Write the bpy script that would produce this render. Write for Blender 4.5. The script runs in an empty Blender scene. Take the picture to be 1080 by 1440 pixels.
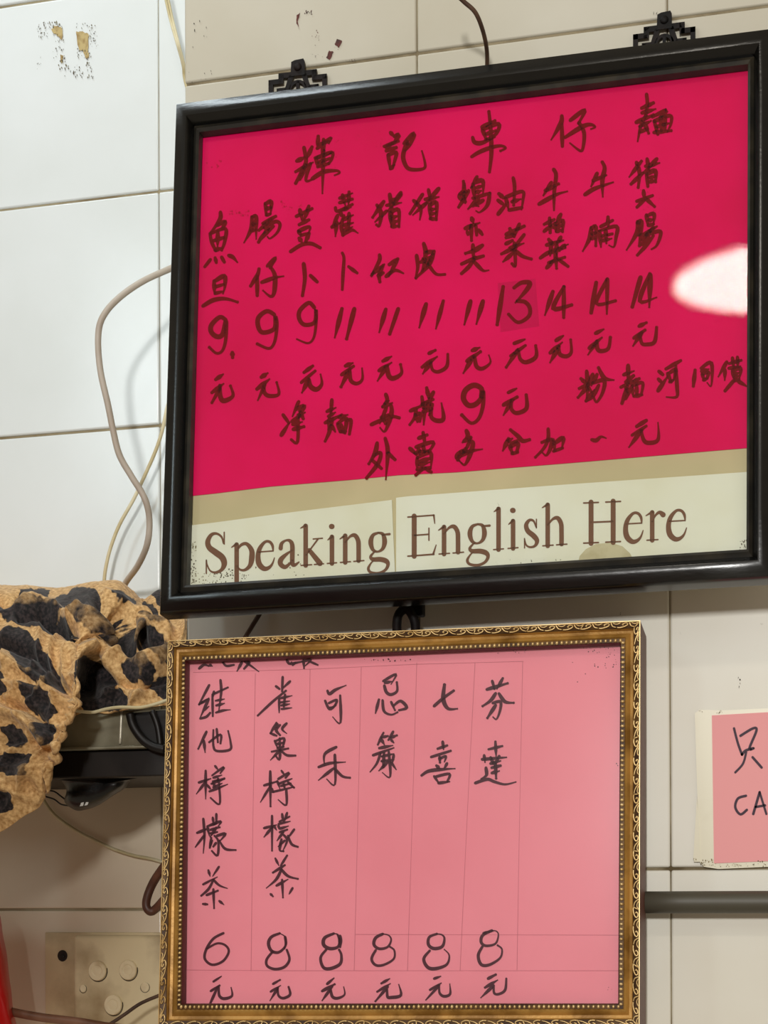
import bpy, bmesh, math, random
from mathutils import Vector, Matrix, noise
random.seed(7)
sc = bpy.context.scene
PI = math.pi

# ---------------------------------------------------------------- camera
# Wall faces -Y, its tile face is the plane y = 0; the camera stands 1 m in front of it,
# turned to the left, with the lens shifted up.
FOC = 2300.0                                  # focal length in photo pixels (1080 wide)
TH = math.atan(2300/8970.0); ROLL = math.radians(.23)
cam = bpy.data.cameras.new('camera'); camo = bpy.data.objects.new('camera', cam)
sc.collection.objects.link(camo); sc.camera = camo
cam.sensor_fit = 'HORIZONTAL'; cam.sensor_width = 36; cam.lens = FOC/1080*36
cam.shift_y = 540/1080.; cam.clip_start = .02; cam.clip_end = 50
camo.location = (0, -1, 0)
camo.rotation_euler = (Matrix.Rotation(TH, 3, 'Z') @ Matrix.Rotation(PI/2, 3, 'X') @ Matrix.Rotation(-ROLL, 3, 'Z')).to_euler()

# ---------------------------------------------------------------- world, lights, exposure
w = bpy.data.worlds.new('world'); sc.world = w; w.use_nodes = True
w.node_tree.nodes['Background'].inputs[0].default_value = (1, .84, .63, 1)
w.node_tree.nodes['Background'].inputs[1].default_value = .31
vs = sc.view_settings
vs.view_transform = 'Standard'; vs.look = 'None'; vs.gamma = 1; vs.exposure = 0.0
try: vs.use_curve_mapping = False
except Exception: pass

def light(name, loc, target, shape, sx, sy, power, col):
    l = bpy.data.lights.new(name, 'AREA'); l.shape = shape; l.size = sx; l.size_y = sy
    l.energy = power; l.color = col
    o = bpy.data.objects.new(name, l); sc.collection.objects.link(o)
    o.location = loc; d = Vector(target)-Vector(loc)
    o.rotation_euler = d.to_track_quat('-Z', 'Y').to_euler(); return o
light('dining_lamp', (.05, -3.0, .64), (-.05, 0, .1), 'RECTANGLE', .22, .22, 46, (1, .985, .95))
light('ceiling_lamp', (-.015, -1.95, 1.51), (-.04, 0, .38), 'ELLIPSE', .42, .12, 4.6, (1, .93, .82))
light('recess_lamp', (-.66, -.25, 1.15), (-.58, .117, .20), 'RECTANGLE', .46, .09, 2.5, (.84, .95, 1))
light('shopfront_light', (-1.14, -1.56, .92), (-.45, .117, .40), 'RECTANGLE', .16, .44, 2.8, (.78, .94, 1))

# ---------------------------------------------------------------- measuring helpers
def ray(x, y):
    a, b = (x-540)/FOC, -(y-1260)/FOC
    c, s = math.cos(ROLL), math.sin(ROLL); a, b = c*a+s*b, -s*a+c*b
    ct, st = math.cos(TH), math.sin(TH)
    return Vector((a*ct-st, a*st+ct, b))
def at(x, y, Y=0.0):                        # the point of the plane y = Y seen in that direction
    r = ray(x, y); p = r*((1+Y)/r.y)+Vector((0, -1, 0)); return p
def seen(p):
    ct, st = math.cos(TH), math.sin(TH); d = Vector(p)-Vector((0, -1, 0))
    X, Z = d.x*ct+d.y*st, -d.x*st+d.y*ct
    a, b = X/Z, d.z/Z; c, s = math.cos(ROLL), math.sin(ROLL); a, b = c*a-s*b, s*a+c*b
    return 540+FOC*a, 1260-FOC*b

# ---------------------------------------------------------------- materials
def lin(c):
    f = lambda v: v/12.92 if v <= .04045 else ((v+.055)/1.055)**2.4
    return tuple(f(v/255.) for v in c)+(1,)
def mat(name, rgb, rough=.5, metal=0, spec=.5, var=None, vscale=8, vlo=.4, vhi=.6, bump=0, bscale=60, bdist=.001, stretch=None, coat=0):
    m = bpy.data.materials.new(name); m.use_nodes = True
    nt = m.node_tree; b = nt.nodes['Principled BSDF']; L = nt.links.new
    b.inputs['Base Color'].default_value = lin(rgb); b.inputs['Roughness'].default_value = rough
    b.inputs['Metallic'].default_value = metal; b.inputs['Specular IOR Level'].default_value = spec
    b.inputs['Coat Weight'].default_value = coat; b.inputs['Coat Roughness'].default_value = .08
    tc = nt.nodes.new('ShaderNodeTexCoord'); src = tc.outputs['Object']
    if stretch:
        mp = nt.nodes.new('ShaderNodeMapping'); mp.inputs['Scale'].default_value = stretch
        L(src, mp.inputs['Vector']); src = mp.outputs[0]
    if var:
        n = nt.nodes.new('ShaderNodeTexNoise'); n.inputs['Scale'].default_value = vscale; n.inputs['Detail'].default_value = 6
        L(src, n.inputs['Vector'])
        r = nt.nodes.new('ShaderNodeValToRGB'); r.color_ramp.elements[0].position = vlo; r.color_ramp.elements[1].position = vhi
        r.color_ramp.elements[0].color = lin(rgb); r.color_ramp.elements[1].color = lin(var)
        L(n.outputs['Fac'], r.inputs[0]); L(r.outputs[0], b.inputs['Base Color'])
    if bump:
        n = nt.nodes.new('ShaderNodeTexNoise'); n.inputs['Scale'].default_value = bscale; n.inputs['Detail'].default_value = 5
        L(src, n.inputs['Vector'])
        bp = nt.nodes.new('ShaderNodeBump'); bp.inputs['Strength'].default_value = bump; bp.inputs['Distance'].default_value = bdist
        L(n.outputs['Fac'], bp.inputs['Height']); L(bp.outputs[0], b.inputs['Normal'])
    return m
def glass_mat(name, rough, haze, tint=(1, 1, 1)):
    m = bpy.data.materials.new(name); m.use_nodes = True; nt = m.node_tree; nt.nodes.clear(); L = nt.links.new
    out = nt.nodes.new('ShaderNodeOutputMaterial'); tr = nt.nodes.new('ShaderNodeBsdfTransparent'); tr.inputs[0].default_value = tint+(1,)
    g = nt.nodes.new('ShaderNodeBsdfGlossy'); g.inputs['Roughness'].default_value = rough
    g2 = nt.nodes.new('ShaderNodeBsdfGlossy'); g2.inputs['Roughness'].default_value = .38
    mg = nt.nodes.new('ShaderNodeMixShader'); mg.inputs[0].default_value = haze; L(g.outputs[0], mg.inputs[1]); L(g2.outputs[0], mg.inputs[2])
    fr = nt.nodes.new('ShaderNodeFresnel'); fr.inputs['IOR'].default_value = 1.30
    tc = nt.nodes.new('ShaderNodeTexCoord'); n = nt.nodes.new('ShaderNodeTexNoise'); n.inputs['Scale'].default_value = 900; n.inputs['Detail'].default_value = 3
    L(tc.outputs['Object'], n.inputs['Vector'])
    bp = nt.nodes.new('ShaderNodeBump'); bp.inputs['Strength'].default_value = .02; bp.inputs['Distance'].default_value = .0002
    L(n.outputs['Fac'], bp.inputs['Height']); L(bp.outputs[0], g.inputs['Normal'])
    mx = nt.nodes.new('ShaderNodeMixShader'); L(fr.outputs[0], mx.inputs[0]); L(tr.outputs[0], mx.inputs[1]); L(mg.outputs[0], mx.inputs[2])
    L(mx.outputs[0], out.inputs[0]); return m
M = {}
M['tile'] = mat('glazed_tile', (230, 228, 218), .42, spec=.25, var=(222, 218, 204), vscale=9, vlo=.35, vhi=.7, bump=.05, bscale=14, bdist=.002)
M['tile_dim'] = mat('grimy_dimmed_tile', (202, 198, 184), .42, spec=.25, var=(188, 182, 164), vscale=7, vlo=.35, vhi=.7, bump=.05, bscale=14, bdist=.002)  # upper rows: grime, plus darker colour standing in for weaker light up there
M['tile_low'] = mat('brown_bounce_tile', (238, 226, 204), .20, var=(226, 210, 186), vscale=9, vlo=.35, vhi=.7, bump=.012, bscale=14, bdist=.002)  # low recess rows: brown bounce light put into the tile colour
M['tile_b'] = mat('glazed_tile_recess', (224, 230, 232), .20, var=(216, 222, 222), vscale=9, vlo=.35, vhi=.7, bump=.012, bscale=14, bdist=.002)
M['grout'] = mat('grout', (150, 138, 112), .9, var=(90, 76, 50), vscale=35, vlo=.42, vhi=.68, bump=.5, bscale=200)
M['grout_b'] = mat('grout_recess', (165, 155, 128), .9, var=(128, 112, 82), vscale=35, vlo=.42, vhi=.68, bump=.5, bscale=200)
M['black'] = mat('black_lacquer', (3, 3, 3), .22, spec=.55, var=(8, 8, 6), vscale=40, bump=.08, bscale=160, bdist=.0008, stretch=(1, 1, 4))
M['lip'] = mat('worn_frame_lip', (24, 22, 16), .5, var=(52, 46, 34), vscale=60, vlo=.45, vhi=.7)
M['gold'] = mat('antique_gold', (184, 140, 70), .42, metal=.3, var=(136, 96, 38), vscale=50, vlo=.42, vhi=.62, bump=.35, bscale=260, bdist=.0007)
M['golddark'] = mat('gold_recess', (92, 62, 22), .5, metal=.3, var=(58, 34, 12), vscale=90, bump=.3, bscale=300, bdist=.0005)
M['goldhi'] = mat('rubbed_gold', (222, 190, 132), .34, metal=.45, var=(170, 128, 62), vscale=70, vlo=.5, vhi=.75)
M['frameside'] = mat('brown_frame_side', (96, 46, 30), .5, var=(120, 80, 66), vscale=70, vlo=.5, vhi=.75, bump=.3, bscale=120)
M['redlip'] = mat('dark_red_rabbet', (84, 16, 6), .5)
M['red'] = mat('magenta_paper', (222, 0, 90), .8, spec=.05, var=(210, 0, 78), vscale=12, vlo=.4, vhi=.65)
M['redpatch'] = mat('magenta_patch_paper', (196, 0, 76), .8, spec=.06)
M['redink'] = mat('brush_ink', (112, 0, 10), .7, spec=.05)
M['fade'] = mat('darkened_paper', (182, 2, 56), .8, spec=.1)
M['board'] = mat('tan_backing_board', (198, 186, 146), .8, spec=.2, var=(188, 178, 138), vscale=14)
M['white'] = mat('aged_white_paper', (222, 225, 206), .7, spec=.2, var=(214, 214, 186), vscale=16, vlo=.45, vhi=.75)
M['stain'] = mat('water_stain', (192, 186, 150), .7, spec=.2, var=(170, 160, 120), vscale=60)
M['mould'] = mat('mould_spots', (120, 110, 72), .8, var=(80, 72, 48), vscale=120)
M['print'] = mat('brown_print', (112, 78, 56), .7, spec=.2)
M['pink'] = mat('pink_paper', (236, 146, 158), .75, spec=.15, var=(230, 138, 150), vscale=10, vlo=.4, vhi=.7)
M['pinkink'] = mat('marker_ink', (76, 34, 44), .6, spec=.2)
M['pencil'] = mat('pencil_line', (192, 112, 124), .8)
M['pink2'] = mat('notice_pink_paper', (240, 166, 168), .7, spec=.2)
M['purple'] = mat('purple_marker', (48, 12, 40), .5, spec=.3)
M['sleeve'] = mat('yellowed_plastic_sleeve', (216, 210, 184), .35, var=(200, 192, 160), vscale=25, vlo=.5, vhi=.8)
M['grime'] = mat('tape_grime', (150, 134, 96), .8, var=(96, 82, 52), vscale=120)
M['glass'] = glass_mat('picture_glass', .012, .10)
M['glassp'] = glass_mat('picture_glass_dull', .16, .12)
M['iron'] = mat('black_hanger', (8, 6, 6), .6, spec=.2, bump=.3, bscale=200, var=(24, 14, 12), vscale=80)
M['pipe'] = mat('grey_pipe', (62, 58, 48), .5, var=(76, 72, 60), vscale=20, bump=.15, bscale=60, stretch=(.2, 1, 1))
M['cable'] = mat('grey_cable', (196, 186, 174), .5, var=(170, 156, 142), vscale=14)
M['cream'] = mat('cream_wire', (224, 216, 184), .55, var=(196, 182, 140), vscale=30)
M['brown'] = mat('brown_wire', (92, 66, 48), .6, var=(66, 44, 30), vscale=60)
M['tube'] = mat('brown_rubber_tube', (106, 62, 42), .45, var=(78, 44, 30), vscale=40)
M['hose'] = mat('dirty_pink_hose', (148, 106, 84), .5, var=(112, 74, 52), vscale=30, bump=.2, bscale=90)
M['steel'] = mat('dull_steel_tray', (142, 138, 118), .42, metal=.35, var=(106, 100, 80), vscale=30, bump=.15, bscale=60)
M['bright'] = mat('steel_highlight', (220, 214, 196), .35, metal=.3)
M['darkmetal'] = mat('dark_bracket', (38, 33, 30), .45, metal=.3, var=(22, 18, 16), vscale=30)
M['bag'] = mat('black_plastic_bag', (9, 9, 9), .34, bump=.4, bscale=40, bdist=.004)
M['label'] = mat('white_tag', (220, 220, 215), .5)
M['plate'] = mat('grimy_cream_plastic', (224, 206, 166), .42, var=(140, 112, 72), vscale=26, vlo=.46, vhi=.80, bump=.08, bscale=80)
M['knock'] = mat('cream_plastic_disc', (230, 212, 174), .4, var=(172, 146, 104), vscale=40, vlo=.5, vhi=.75)
M['dirt'] = mat('black_grime', (52, 38, 26), .8, var=(30, 20, 14), vscale=90)
M['redbag'] = mat('red_plastic', (206, 12, 12), .3, bump=.3, bscale=30, bdist=.004)
M['glue'] = mat('old_tape_glue', (184, 164, 112), .7, var=(150, 124, 76), vscale=220)
M['fleck'] = mat('dark_tape_fleck', (112, 104, 78), .8, var=(70, 58, 38), vscale=200)
M['chip'] = mat('brown_paint_chip', (96, 34, 24), .7, var=(60, 26, 18), vscale=120)

# leopard cloth: the print is a colour attribute (the cloth's own pattern)
def cloth_mat():
    m = bpy.data.materials.new('leopard_cloth'); m.use_nodes = True; nt = m.node_tree; b = nt.nodes['Principled BSDF']; L = nt.links.new
    b.inputs['Roughness'].default_value = .78; b.inputs['Specular IOR Level'].default_value = .25
    b.inputs['Sheen Weight'].default_value = .15
    at_ = nt.nodes.new('ShaderNodeAttribute'); at_.attribute_name = 'print'
    tc = nt.nodes.new('ShaderNodeTexCoord'); n = nt.nodes.new('ShaderNodeTexNoise'); n.inputs['Scale'].default_value = 150; n.inputs['Detail'].default_value = 6
    L(tc.outputs['Object'], n.inputs['Vector'])
    ad = nt.nodes.new('ShaderNodeMath'); ad.operation = 'MULTIPLY_ADD'; L(n.outputs['Fac'], ad.inputs[0]); ad.inputs[1].default_value = .7; L(at_.outputs['Fac'], ad.inputs[2])
    r = nt.nodes.new('ShaderNodeValToRGB'); r.color_ramp.elements[0].position = .74; r.color_ramp.elements[1].position = .9
    r.color_ramp.elements[0].color = (0, 0, 0, 1); r.color_ramp.elements[1].color = (1, 1, 1, 1); L(ad.outputs[0], r.inputs[0])
    n2 = nt.nodes.new('ShaderNodeTexNoise'); n2.inputs['Scale'].default_value = 420; n2.inputs['Detail'].default_value = 3; L(tc.outputs['Object'], n2.inputs['Vector'])
    tan = nt.nodes.new('ShaderNodeValToRGB'); tan.color_ramp.elements[0].color = lin((172, 128, 76)); tan.color_ramp.elements[1].color = lin((236, 196, 138))
    tan.color_ramp.elements[0].position = .3; tan.color_ramp.elements[1].position = .7; L(n2.outputs['Fac'], tan.inputs[0])
    blk = nt.nodes.new('ShaderNodeValToRGB'); blk.color_ramp.elements[0].color = lin((22, 20, 22)); blk.color_ramp.elements[1].color = lin((66, 56, 56))
    blk.color_ramp.elements[0].position = .4; blk.color_ramp.elements[1].position = .7; L(n2.outputs['Fac'], blk.inputs[0])
    aw = nt.nodes.new('ShaderNodeAttribute'); aw.attribute_name = 'fold_ridge'  # black print turns paler on raised folds
    n3 = nt.nodes.new('ShaderNodeTexNoise'); n3.inputs['Scale'].default_value = 90; n3.inputs['Detail'].default_value = 5; L(tc.outputs['Object'], n3.inputs['Vector'])
    wm = nt.nodes.new('ShaderNodeMath'); wm.operation = 'MULTIPLY'; L(aw.outputs['Fac'], wm.inputs[0]); L(n3.outputs['Fac'], wm.inputs[1])
    wr = nt.nodes.new('ShaderNodeMapRange'); wr.inputs[1].default_value = .38; wr.inputs[2].default_value = .62; wr.inputs[3].default_value = 1; wr.inputs[4].default_value = .45; L(wm.outputs[0], wr.inputs[0])
    rw = nt.nodes.new('ShaderNodeMath'); rw.operation = 'MULTIPLY'; L(r.outputs[0], rw.inputs[0]); L(wr.outputs[0], rw.inputs[1])
    mx = nt.nodes.new('ShaderNodeMix'); mx.data_type = 'RGBA'; L(rw.outputs[0], mx.inputs[0]); L(tan.outputs[0], mx.inputs[6]); L(blk.outputs[0], mx.inputs[7])
    L(mx.outputs[2], b.inputs['Base Color'])
    bp = nt.nodes.new('ShaderNodeBump'); bp.inputs['Strength'].default_value = .25; bp.inputs['Distance'].default_value = .0006
    L(n2.outputs['Fac'], bp.inputs['Height']); L(bp.outputs[0], b.inputs['Normal']); return m
M['cloth'] = cloth_mat()

# ---------------------------------------------------------------- object helpers
def link(name, me, parent=None, m=None):
    o = bpy.data.objects.new(name, me); sc.collection.objects.link(o)
    if m: me.materials.append(m)
    if parent: o.parent = parent
    return o
def from_bm(name, bm, m, parent=None, smooth=False):
    me = bpy.data.meshes.new(name); bm.normal_update(); bm.to_mesh(me); bm.free()
    if smooth:
        for p in me.polygons: p.use_smooth = True
    return link(name, me, parent, m)
def from_data(name, vs_, fs, m, parent=None, smooth=False):
    me = bpy.data.meshes.new(name); me.from_pydata([tuple(v) for v in vs_], [], fs); me.update()
    if smooth:
        for p in me.polygons: p.use_smooth = True
    return link(name, me, parent, m)
def tag(o, label, cat, group=None):
    o['label'] = label; o['category'] = cat
    if group: o['group'] = group
def empty(name, loc=(0, 0, 0)):
    o = bpy.data.objects.new(name, None); sc.collection.objects.link(o); o.location = loc; o.empty_display_size = .02
    return o
def fix(o):                                 # keep a child where its world coordinates put it
    if o.parent: o.matrix_parent_inverse = Matrix.Translation(-Vector(o.parent.location))
    return o
def catmull(pts, n=6):
    if len(pts) < 3: 
        a, b = pts[0], pts[-1]; return [tuple(a[k]+(b[k]-a[k])*i/n for k in range(len(a))) for i in range(n+1)]
    out = []
    P = [pts[0]]+list(pts)+[pts[-1]]
    for i in range(1, len(P)-2):
        p0, p1, p2, p3 = P[i-1], P[i], P[i+1], P[i+2]
        for j in range(n):
            t = j/n
            out.append(tuple(.5*(2*p1[k]+(p2[k]-p0[k])*t+(2*p0[k]-5*p1[k]+4*p2[k]-p3[k])*t*t+(3*p1[k]-p0[k]-3*p2[k]+p3[k])*t**3) for k in range(len(p1))))
    out.append(tuple(pts[-1])); return out
def tube_data(pts, r, sides=10, n=6, radii=None):
    path = [Vector(p) for p in catmull(pts, n)]
    V, Fc = [], []; up = Vector((.13, -1, .21)).normalized()
    for i, p in enumerate(path):
        t = (path[min(i+1, len(path)-1)]-path[max(i-1, 0)]).normalized()
        a = t.cross(up)
        if a.length < .1: a = t.cross(Vector((1, 0, 0)))
        a.normalize(); b = t.cross(a)
        rr = r if not radii else r*radii(i/(len(path)-1))
        for k in range(sides):
            an = 2*PI*k/sides; V.append(p+a*math.cos(an)*rr+b*math.sin(an)*rr)
    for i in range(len(path)-1):
        for k in range(sides):
            k2 = (k+1) % sides; Fc.append((i*sides+k, i*sides+k2, (i+1)*sides+k2, (i+1)*sides+k))
    Fc.append(tuple(range(sides))[::-1]); Fc.append(tuple((len(path)-1)*sides+k for k in range(sides)))
    return V, Fc
def merge(parts):
    V, Fc = [], []
    for v, f in parts:
        o = len(V); V += list(v); Fc += [tuple(i+o for i in q) for q in f]
    return V, Fc
def tube(name, pts, r, m, parent=None, sides=12, n=8, radii=None):
    v, f = tube_data(pts, r, sides, n, radii); return from_data(name, v, f, m, parent, True)
def box_bm(lo, hi, bev=0, seg=2):
    bm = bmesh.new(); bmesh.ops.create_cube(bm, size=1)
    c = [(lo[k]+hi[k])/2 for k in range(3)]; s = [hi[k]-lo[k] for k in range(3)]
    for v in bm.verts: v.co = Vector([c[k]+v.co[k]*s[k] for k in range(3)])
    if bev: bmesh.ops.bevel(bm, geom=bm.edges[:], offset=bev, segments=seg, profile=.5, affect='EDGES')
    return bm
def prism(poly, back, m, name, parent=None, bev=0):    # poly: front points (Vector), extruded by vector back
    bm = bmesh.new(); vs_ = [bm.verts.new(p) for p in poly]; f = bm.faces.new(vs_)
    f.normal_update()
    if f.normal.dot(back) > 0: bmesh.ops.reverse_faces(bm, faces=[f])
    ext = bmesh.ops.extrude_face_region(bm, geom=[f])
    for v in [g for g in ext['geom'] if isinstance(g, bmesh.types.BMVert)]: v.co += back
    bmesh.ops.reverse_faces(bm, faces=[q for q in bm.faces if q.normal.length > 0 and False])
    bmesh.ops.recalc_face_normals(bm, faces=bm.faces[:])
    return from_bm(name, bm, m, parent)
def ribbon(pts, wid, P, taper=True, n=6, k=0.0):
    """pts: 2-D measured points with widths; P maps 2-D to the sheet. returns verts, faces"""
    path = catmull(pts, n); N = len(path); V, Fc = [], []
    L = [0]
    for i in range(1, N): L.append(L[-1]+math.hypot(path[i][0]-path[i-1][0], path[i][1]-path[i-1][1]))
    T = max(L[-1], 1e-6)
    for i in range(N):
        x, y = path[i][:2]; a = path[max(i-1, 0)]; b = path[min(i+1, N-1)]
        dx, dy = b[0]-a[0], b[1]-a[1]; l = math.hypot(dx, dy) or 1; dx, dy = dx/l, dy/l
        ww = path[i][2] if len(path[i]) > 2 else wid
        if taper:
            u = L[i]/T; ww *= .92*(1-.55*u*u*u*(1 if k > .5 else .35))*(.78+.22*math.sin(PI*min(1, u*1.15)))*(1+.12*math.sin(u*5+k*9))
        h = ww/2; V += [P(x-dy*h, y+dx*h), P(x+dy*h, y-dx*h)]
        if i: j = 2*i; Fc.append((j-2, j-1, j+1, j))
    for e, sg in ((0, -1), (N-1, 1)):       # rounded ends
        x, y = path[e][:2]; a = path[max(e-1, 0)]; b = path[min(e+1, N-1)]
        an = math.atan2((b[1]-a[1]), (b[0]-a[0]))
        ww = path[e][2] if len(path[e]) > 2 else wid
        h = ww/2*(.72 if taper else 1.0)*(.6 if (taper and sg > 0 and k > .5) else 1); o = len(V)
        for q in range(7):
            t = an+sg*(-PI/2+PI*q/6) if sg > 0 else an+PI/2+PI*q/6
            V.append(P(x+math.cos(t)*h, y+math.sin(t)*h))
        Fc.append(tuple(range(o, o+7)))
    return V, Fc
def strokes(txt, P, grow=1.0, taper=True):
    parts = []; ox = oy = 0; s = 6.; wd = 20
    for ln in txt.strip().splitlines():
        if ln[0] == '@': ox, oy, s, wd = [float(v) for v in ln[1:].split()]; continue
        for st in ln.split(';'):
            pts = [tuple(float(v) for v in q.split(',')) for q in st.split()]
            pts = [(ox+x/s, oy+y/s) for x, y in pts]
            if len(pts) < 2: continue
            parts.append(ribbon(pts, wd/s*grow*random.uniform(.9, 1.1), P, taper, 5, random.random()))
    return merge(parts)
def characters(txt, P, m, par, grow, taper=True):
    head = ''
    for ln in txt.strip().splitlines():
        if ln[0] == '@': head = ln; continue
        v, f = strokes(head+'\n'+ln, P, grow, taper)
        o = from_data('written_character', v, f, m); o.parent = par
def flat(name, poly, m, parent, P, lift=0):
    v = [P(x, y, lift) for x, y in poly]; return fix(from_data(name, v, [tuple(range(len(v)))], m, parent))

# ---------------------------------------------------------------- setting: the two tiled walls
EDGE = -.3885; REC = .117; G = .0006
def tile_mesh(x0, x1, z0, z1, y, name, m, parent, th=.006):
    bm = box_bm((x0+.0003, y, z0+.0009), (x1-.0003, y+th, z1-.0009), .0013, 3)
    o = from_bm(name, bm, m, parent, True)
    for p in o.data.polygons:
        if p.area > .0004: p.use_smooth = False     # glazed face is dead flat, only its edge is rounded
    return o
wf = from_bm('wall_front', box_bm((EDGE+.0012, .0016, -.40), (.42, REC-.001, .86)), M['grout']); wf['kind'] = 'structure'
xs = [EDGE, -.2330, -.0776, .0778, .2332, .42]; zs = [-.40, -.326, -.1551, .0158, .1869, .3580, .5291, .7002, .86]
random.seed(3)
for i in range(len(xs)-1):
    for j in range(len(zs)-1):
        o = tile_mesh(xs[i], xs[i+1], zs[j], zs[j+1], 0, 'tile', M['tile_dim' if zs[j] > .3 else 'tile'], wf, .0035)
        o.rotation_euler = (0, 0, 0); o.location = (0, random.uniform(0, .0004), 0)
for j in range(len(zs)-1):                 # return face of the pillar
    bm = box_bm((EDGE, .0045, zs[j]+G), (EDGE+.004, REC-.002, zs[j+1]-G), .0012, 2); from_bm('tile', bm, M['tile'], wf, True)
wl = from_bm('wall_left', box_bm((-1.15, REC+.0016, -.40), (-.30, REC+.10, .86)), M['grout_b']); wl['kind'] = 'structure'
xs = [-1.15, -1.0746, -.9192, -.7638, -.6084, -.4543, -.30]; zs = [-.40, -.352, -.181, -.0091, .168, .3447, .5157, .6680, .86]
for i in range(len(xs)-1):
    for j in range(len(zs)-1):
        o = tile_mesh(xs[i], xs[i+1], zs[j], zs[j+1], REC, 'tile', M['tile_b' if zs[j] > .1 else 'tile_low'], wl)
        o.location = (0, random.uniform(-.0002, .0004), 0)

# unseen slab behind the viewer, added only to shade the corner below the tray
M['blocker'] = mat('rosy_blocker', (170, 112, 104), .5, var=(150, 92, 88), vscale=6)
wc = from_bm('shade_slab', box_bm((-1.9, -1.52, -.80), (-.205, -1.46, .385), .003), M['blocker']); wc['kind'] = 'structure'

# old tape marks, paint chips and specks stuck to the tiles
def PW(Y):
    return lambda x, y, lift=0: at(x, y, Y-lift)
def flecks(name, regions, m, parent, Y, seed, vertical=True):
    random.seed(seed); P = PW(Y); parts = []
    for (x0, y0, x1, y1, n, s) in regions:
        for _ in range(n):
            x, y = random.uniform(x0, x1), random.uniform(y0, y1)
            a, b = s*random.uniform(.3, 1), s*random.uniform(.5, 2.2) if vertical else s*random.uniform(.3, 1)
            k = random.randint(4, 6); ph = random.random()*6
            pl = [(x+a*math.cos(ph+q*2*PI/k)*random.uniform(.4, 1)+b*.15*math.sin(q), y+b*math.sin(ph+q*2*PI/k)*random.uniform(.5, 1)) for q in range(k)]
            parts.append(([P(*q) for q in pl], [tuple(range(k))]))
    v, f = merge(parts); o = from_data(name, v, f, m, parent); o['kind'] = 'stuff'; return o
def patch(name, poly, m, parent, Y, j=1.2, seed=1):
    random.seed(seed); pl = []
    for i in range(len(poly)):
        a, b = poly[i], poly[(i+1) % len(poly)]
        for t in (0, .25, .5, .75): pl.append((a[0]+(b[0]-a[0])*t+random.uniform(-j, j), a[1]+(b[1]-a[1])*t+random.uniform(-j, j)))
    return flat(name, pl, m, parent, PW(Y))
YL = REC-.0006; YF = -.0005
patch('tape_residue', [(106, 45), (114, 44), (121, 46), (125, 48), (124, 60), (123, 70), (125, 80), (120, 82), (117, 72), (111, 70), (108, 58)], M['glue'], wl, YL, 1.0, 2)
patch('tape_residue', [(77, 36), (86, 38), (88, 50), (86, 57), (82, 50), (74, 47), (72, 40)], M['glue'], wl, YL, 1.2, 3)
patch('tape_residue', [(85, 77), (89, 78), (88, 88), (85, 88)], M['glue'], wl, YL, .6, 4)
flecks('tape_flecks', [(53, 31, 88, 40, 34, 1.3), (52, 40, 60, 54, 12, 1.2), (62, 42, 82, 52, 10, 1.1), (78, 55, 90, 72, 14, 1.1), (74, 62, 84, 82, 7, .9), (80, 76, 92, 88, 9, 1.2),
    (106, 32, 130, 40, 12, 1.0), (126, 34, 134, 68, 26, 1.0), (133, 38, 138, 72, 7, .8), (106, 68, 116, 82, 8, 1.3), (118, 70, 128, 84, 9, 1.2), (82, 90, 92, 98, 5, 1.1), (90, 92, 118, 109, 22, 1.3), (118, 88, 132, 111, 18, 1.2), (49, 78, 58, 100, 6, 1.0)],
    M['fleck'], wl, YL-.0001, 5)
patch('paint_chip', [(422, 18), (419, 30), (421, 42), (417, 33), (417, 22)], M['chip'], wf, YF, .5, 7)
patch('paint_chip', [(474, 54), (481, 58), (477, 67), (471, 62)], M['chip'], wf, YF, .6, 8)
patch('paint_chip', [(463, 71), (469, 73), (464, 84), (459, 81)], M['chip'], wf, YF, .6, 9)
flecks('paint_specks', [(425, 12, 440, 22, 12, 1.6), (438, 42, 450, 64, 9, 1.3), (452, 66, 476, 84, 7, 1.0), (434, 76, 452, 82, 7, 1.0), (484, 83, 500, 88, 9, 1.1)], M['chip'], wf, YF-.0001, 10, False)
flecks('grime_specks', [(1038, 940, 1044, 968, 5, 1.2), (955, 888, 957, 892, 2, .7), (872, 861, 874, 865, 2, 1.1), (1066, 877, 1080, 878, 3, .6), (915, 15, 935, 25, 9, .8), (262, 90, 300, 120, 9, .8), (270, 15, 292, 70, 7, 1.4)], M['dirt'], wf, YF-.0001, 11)

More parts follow.
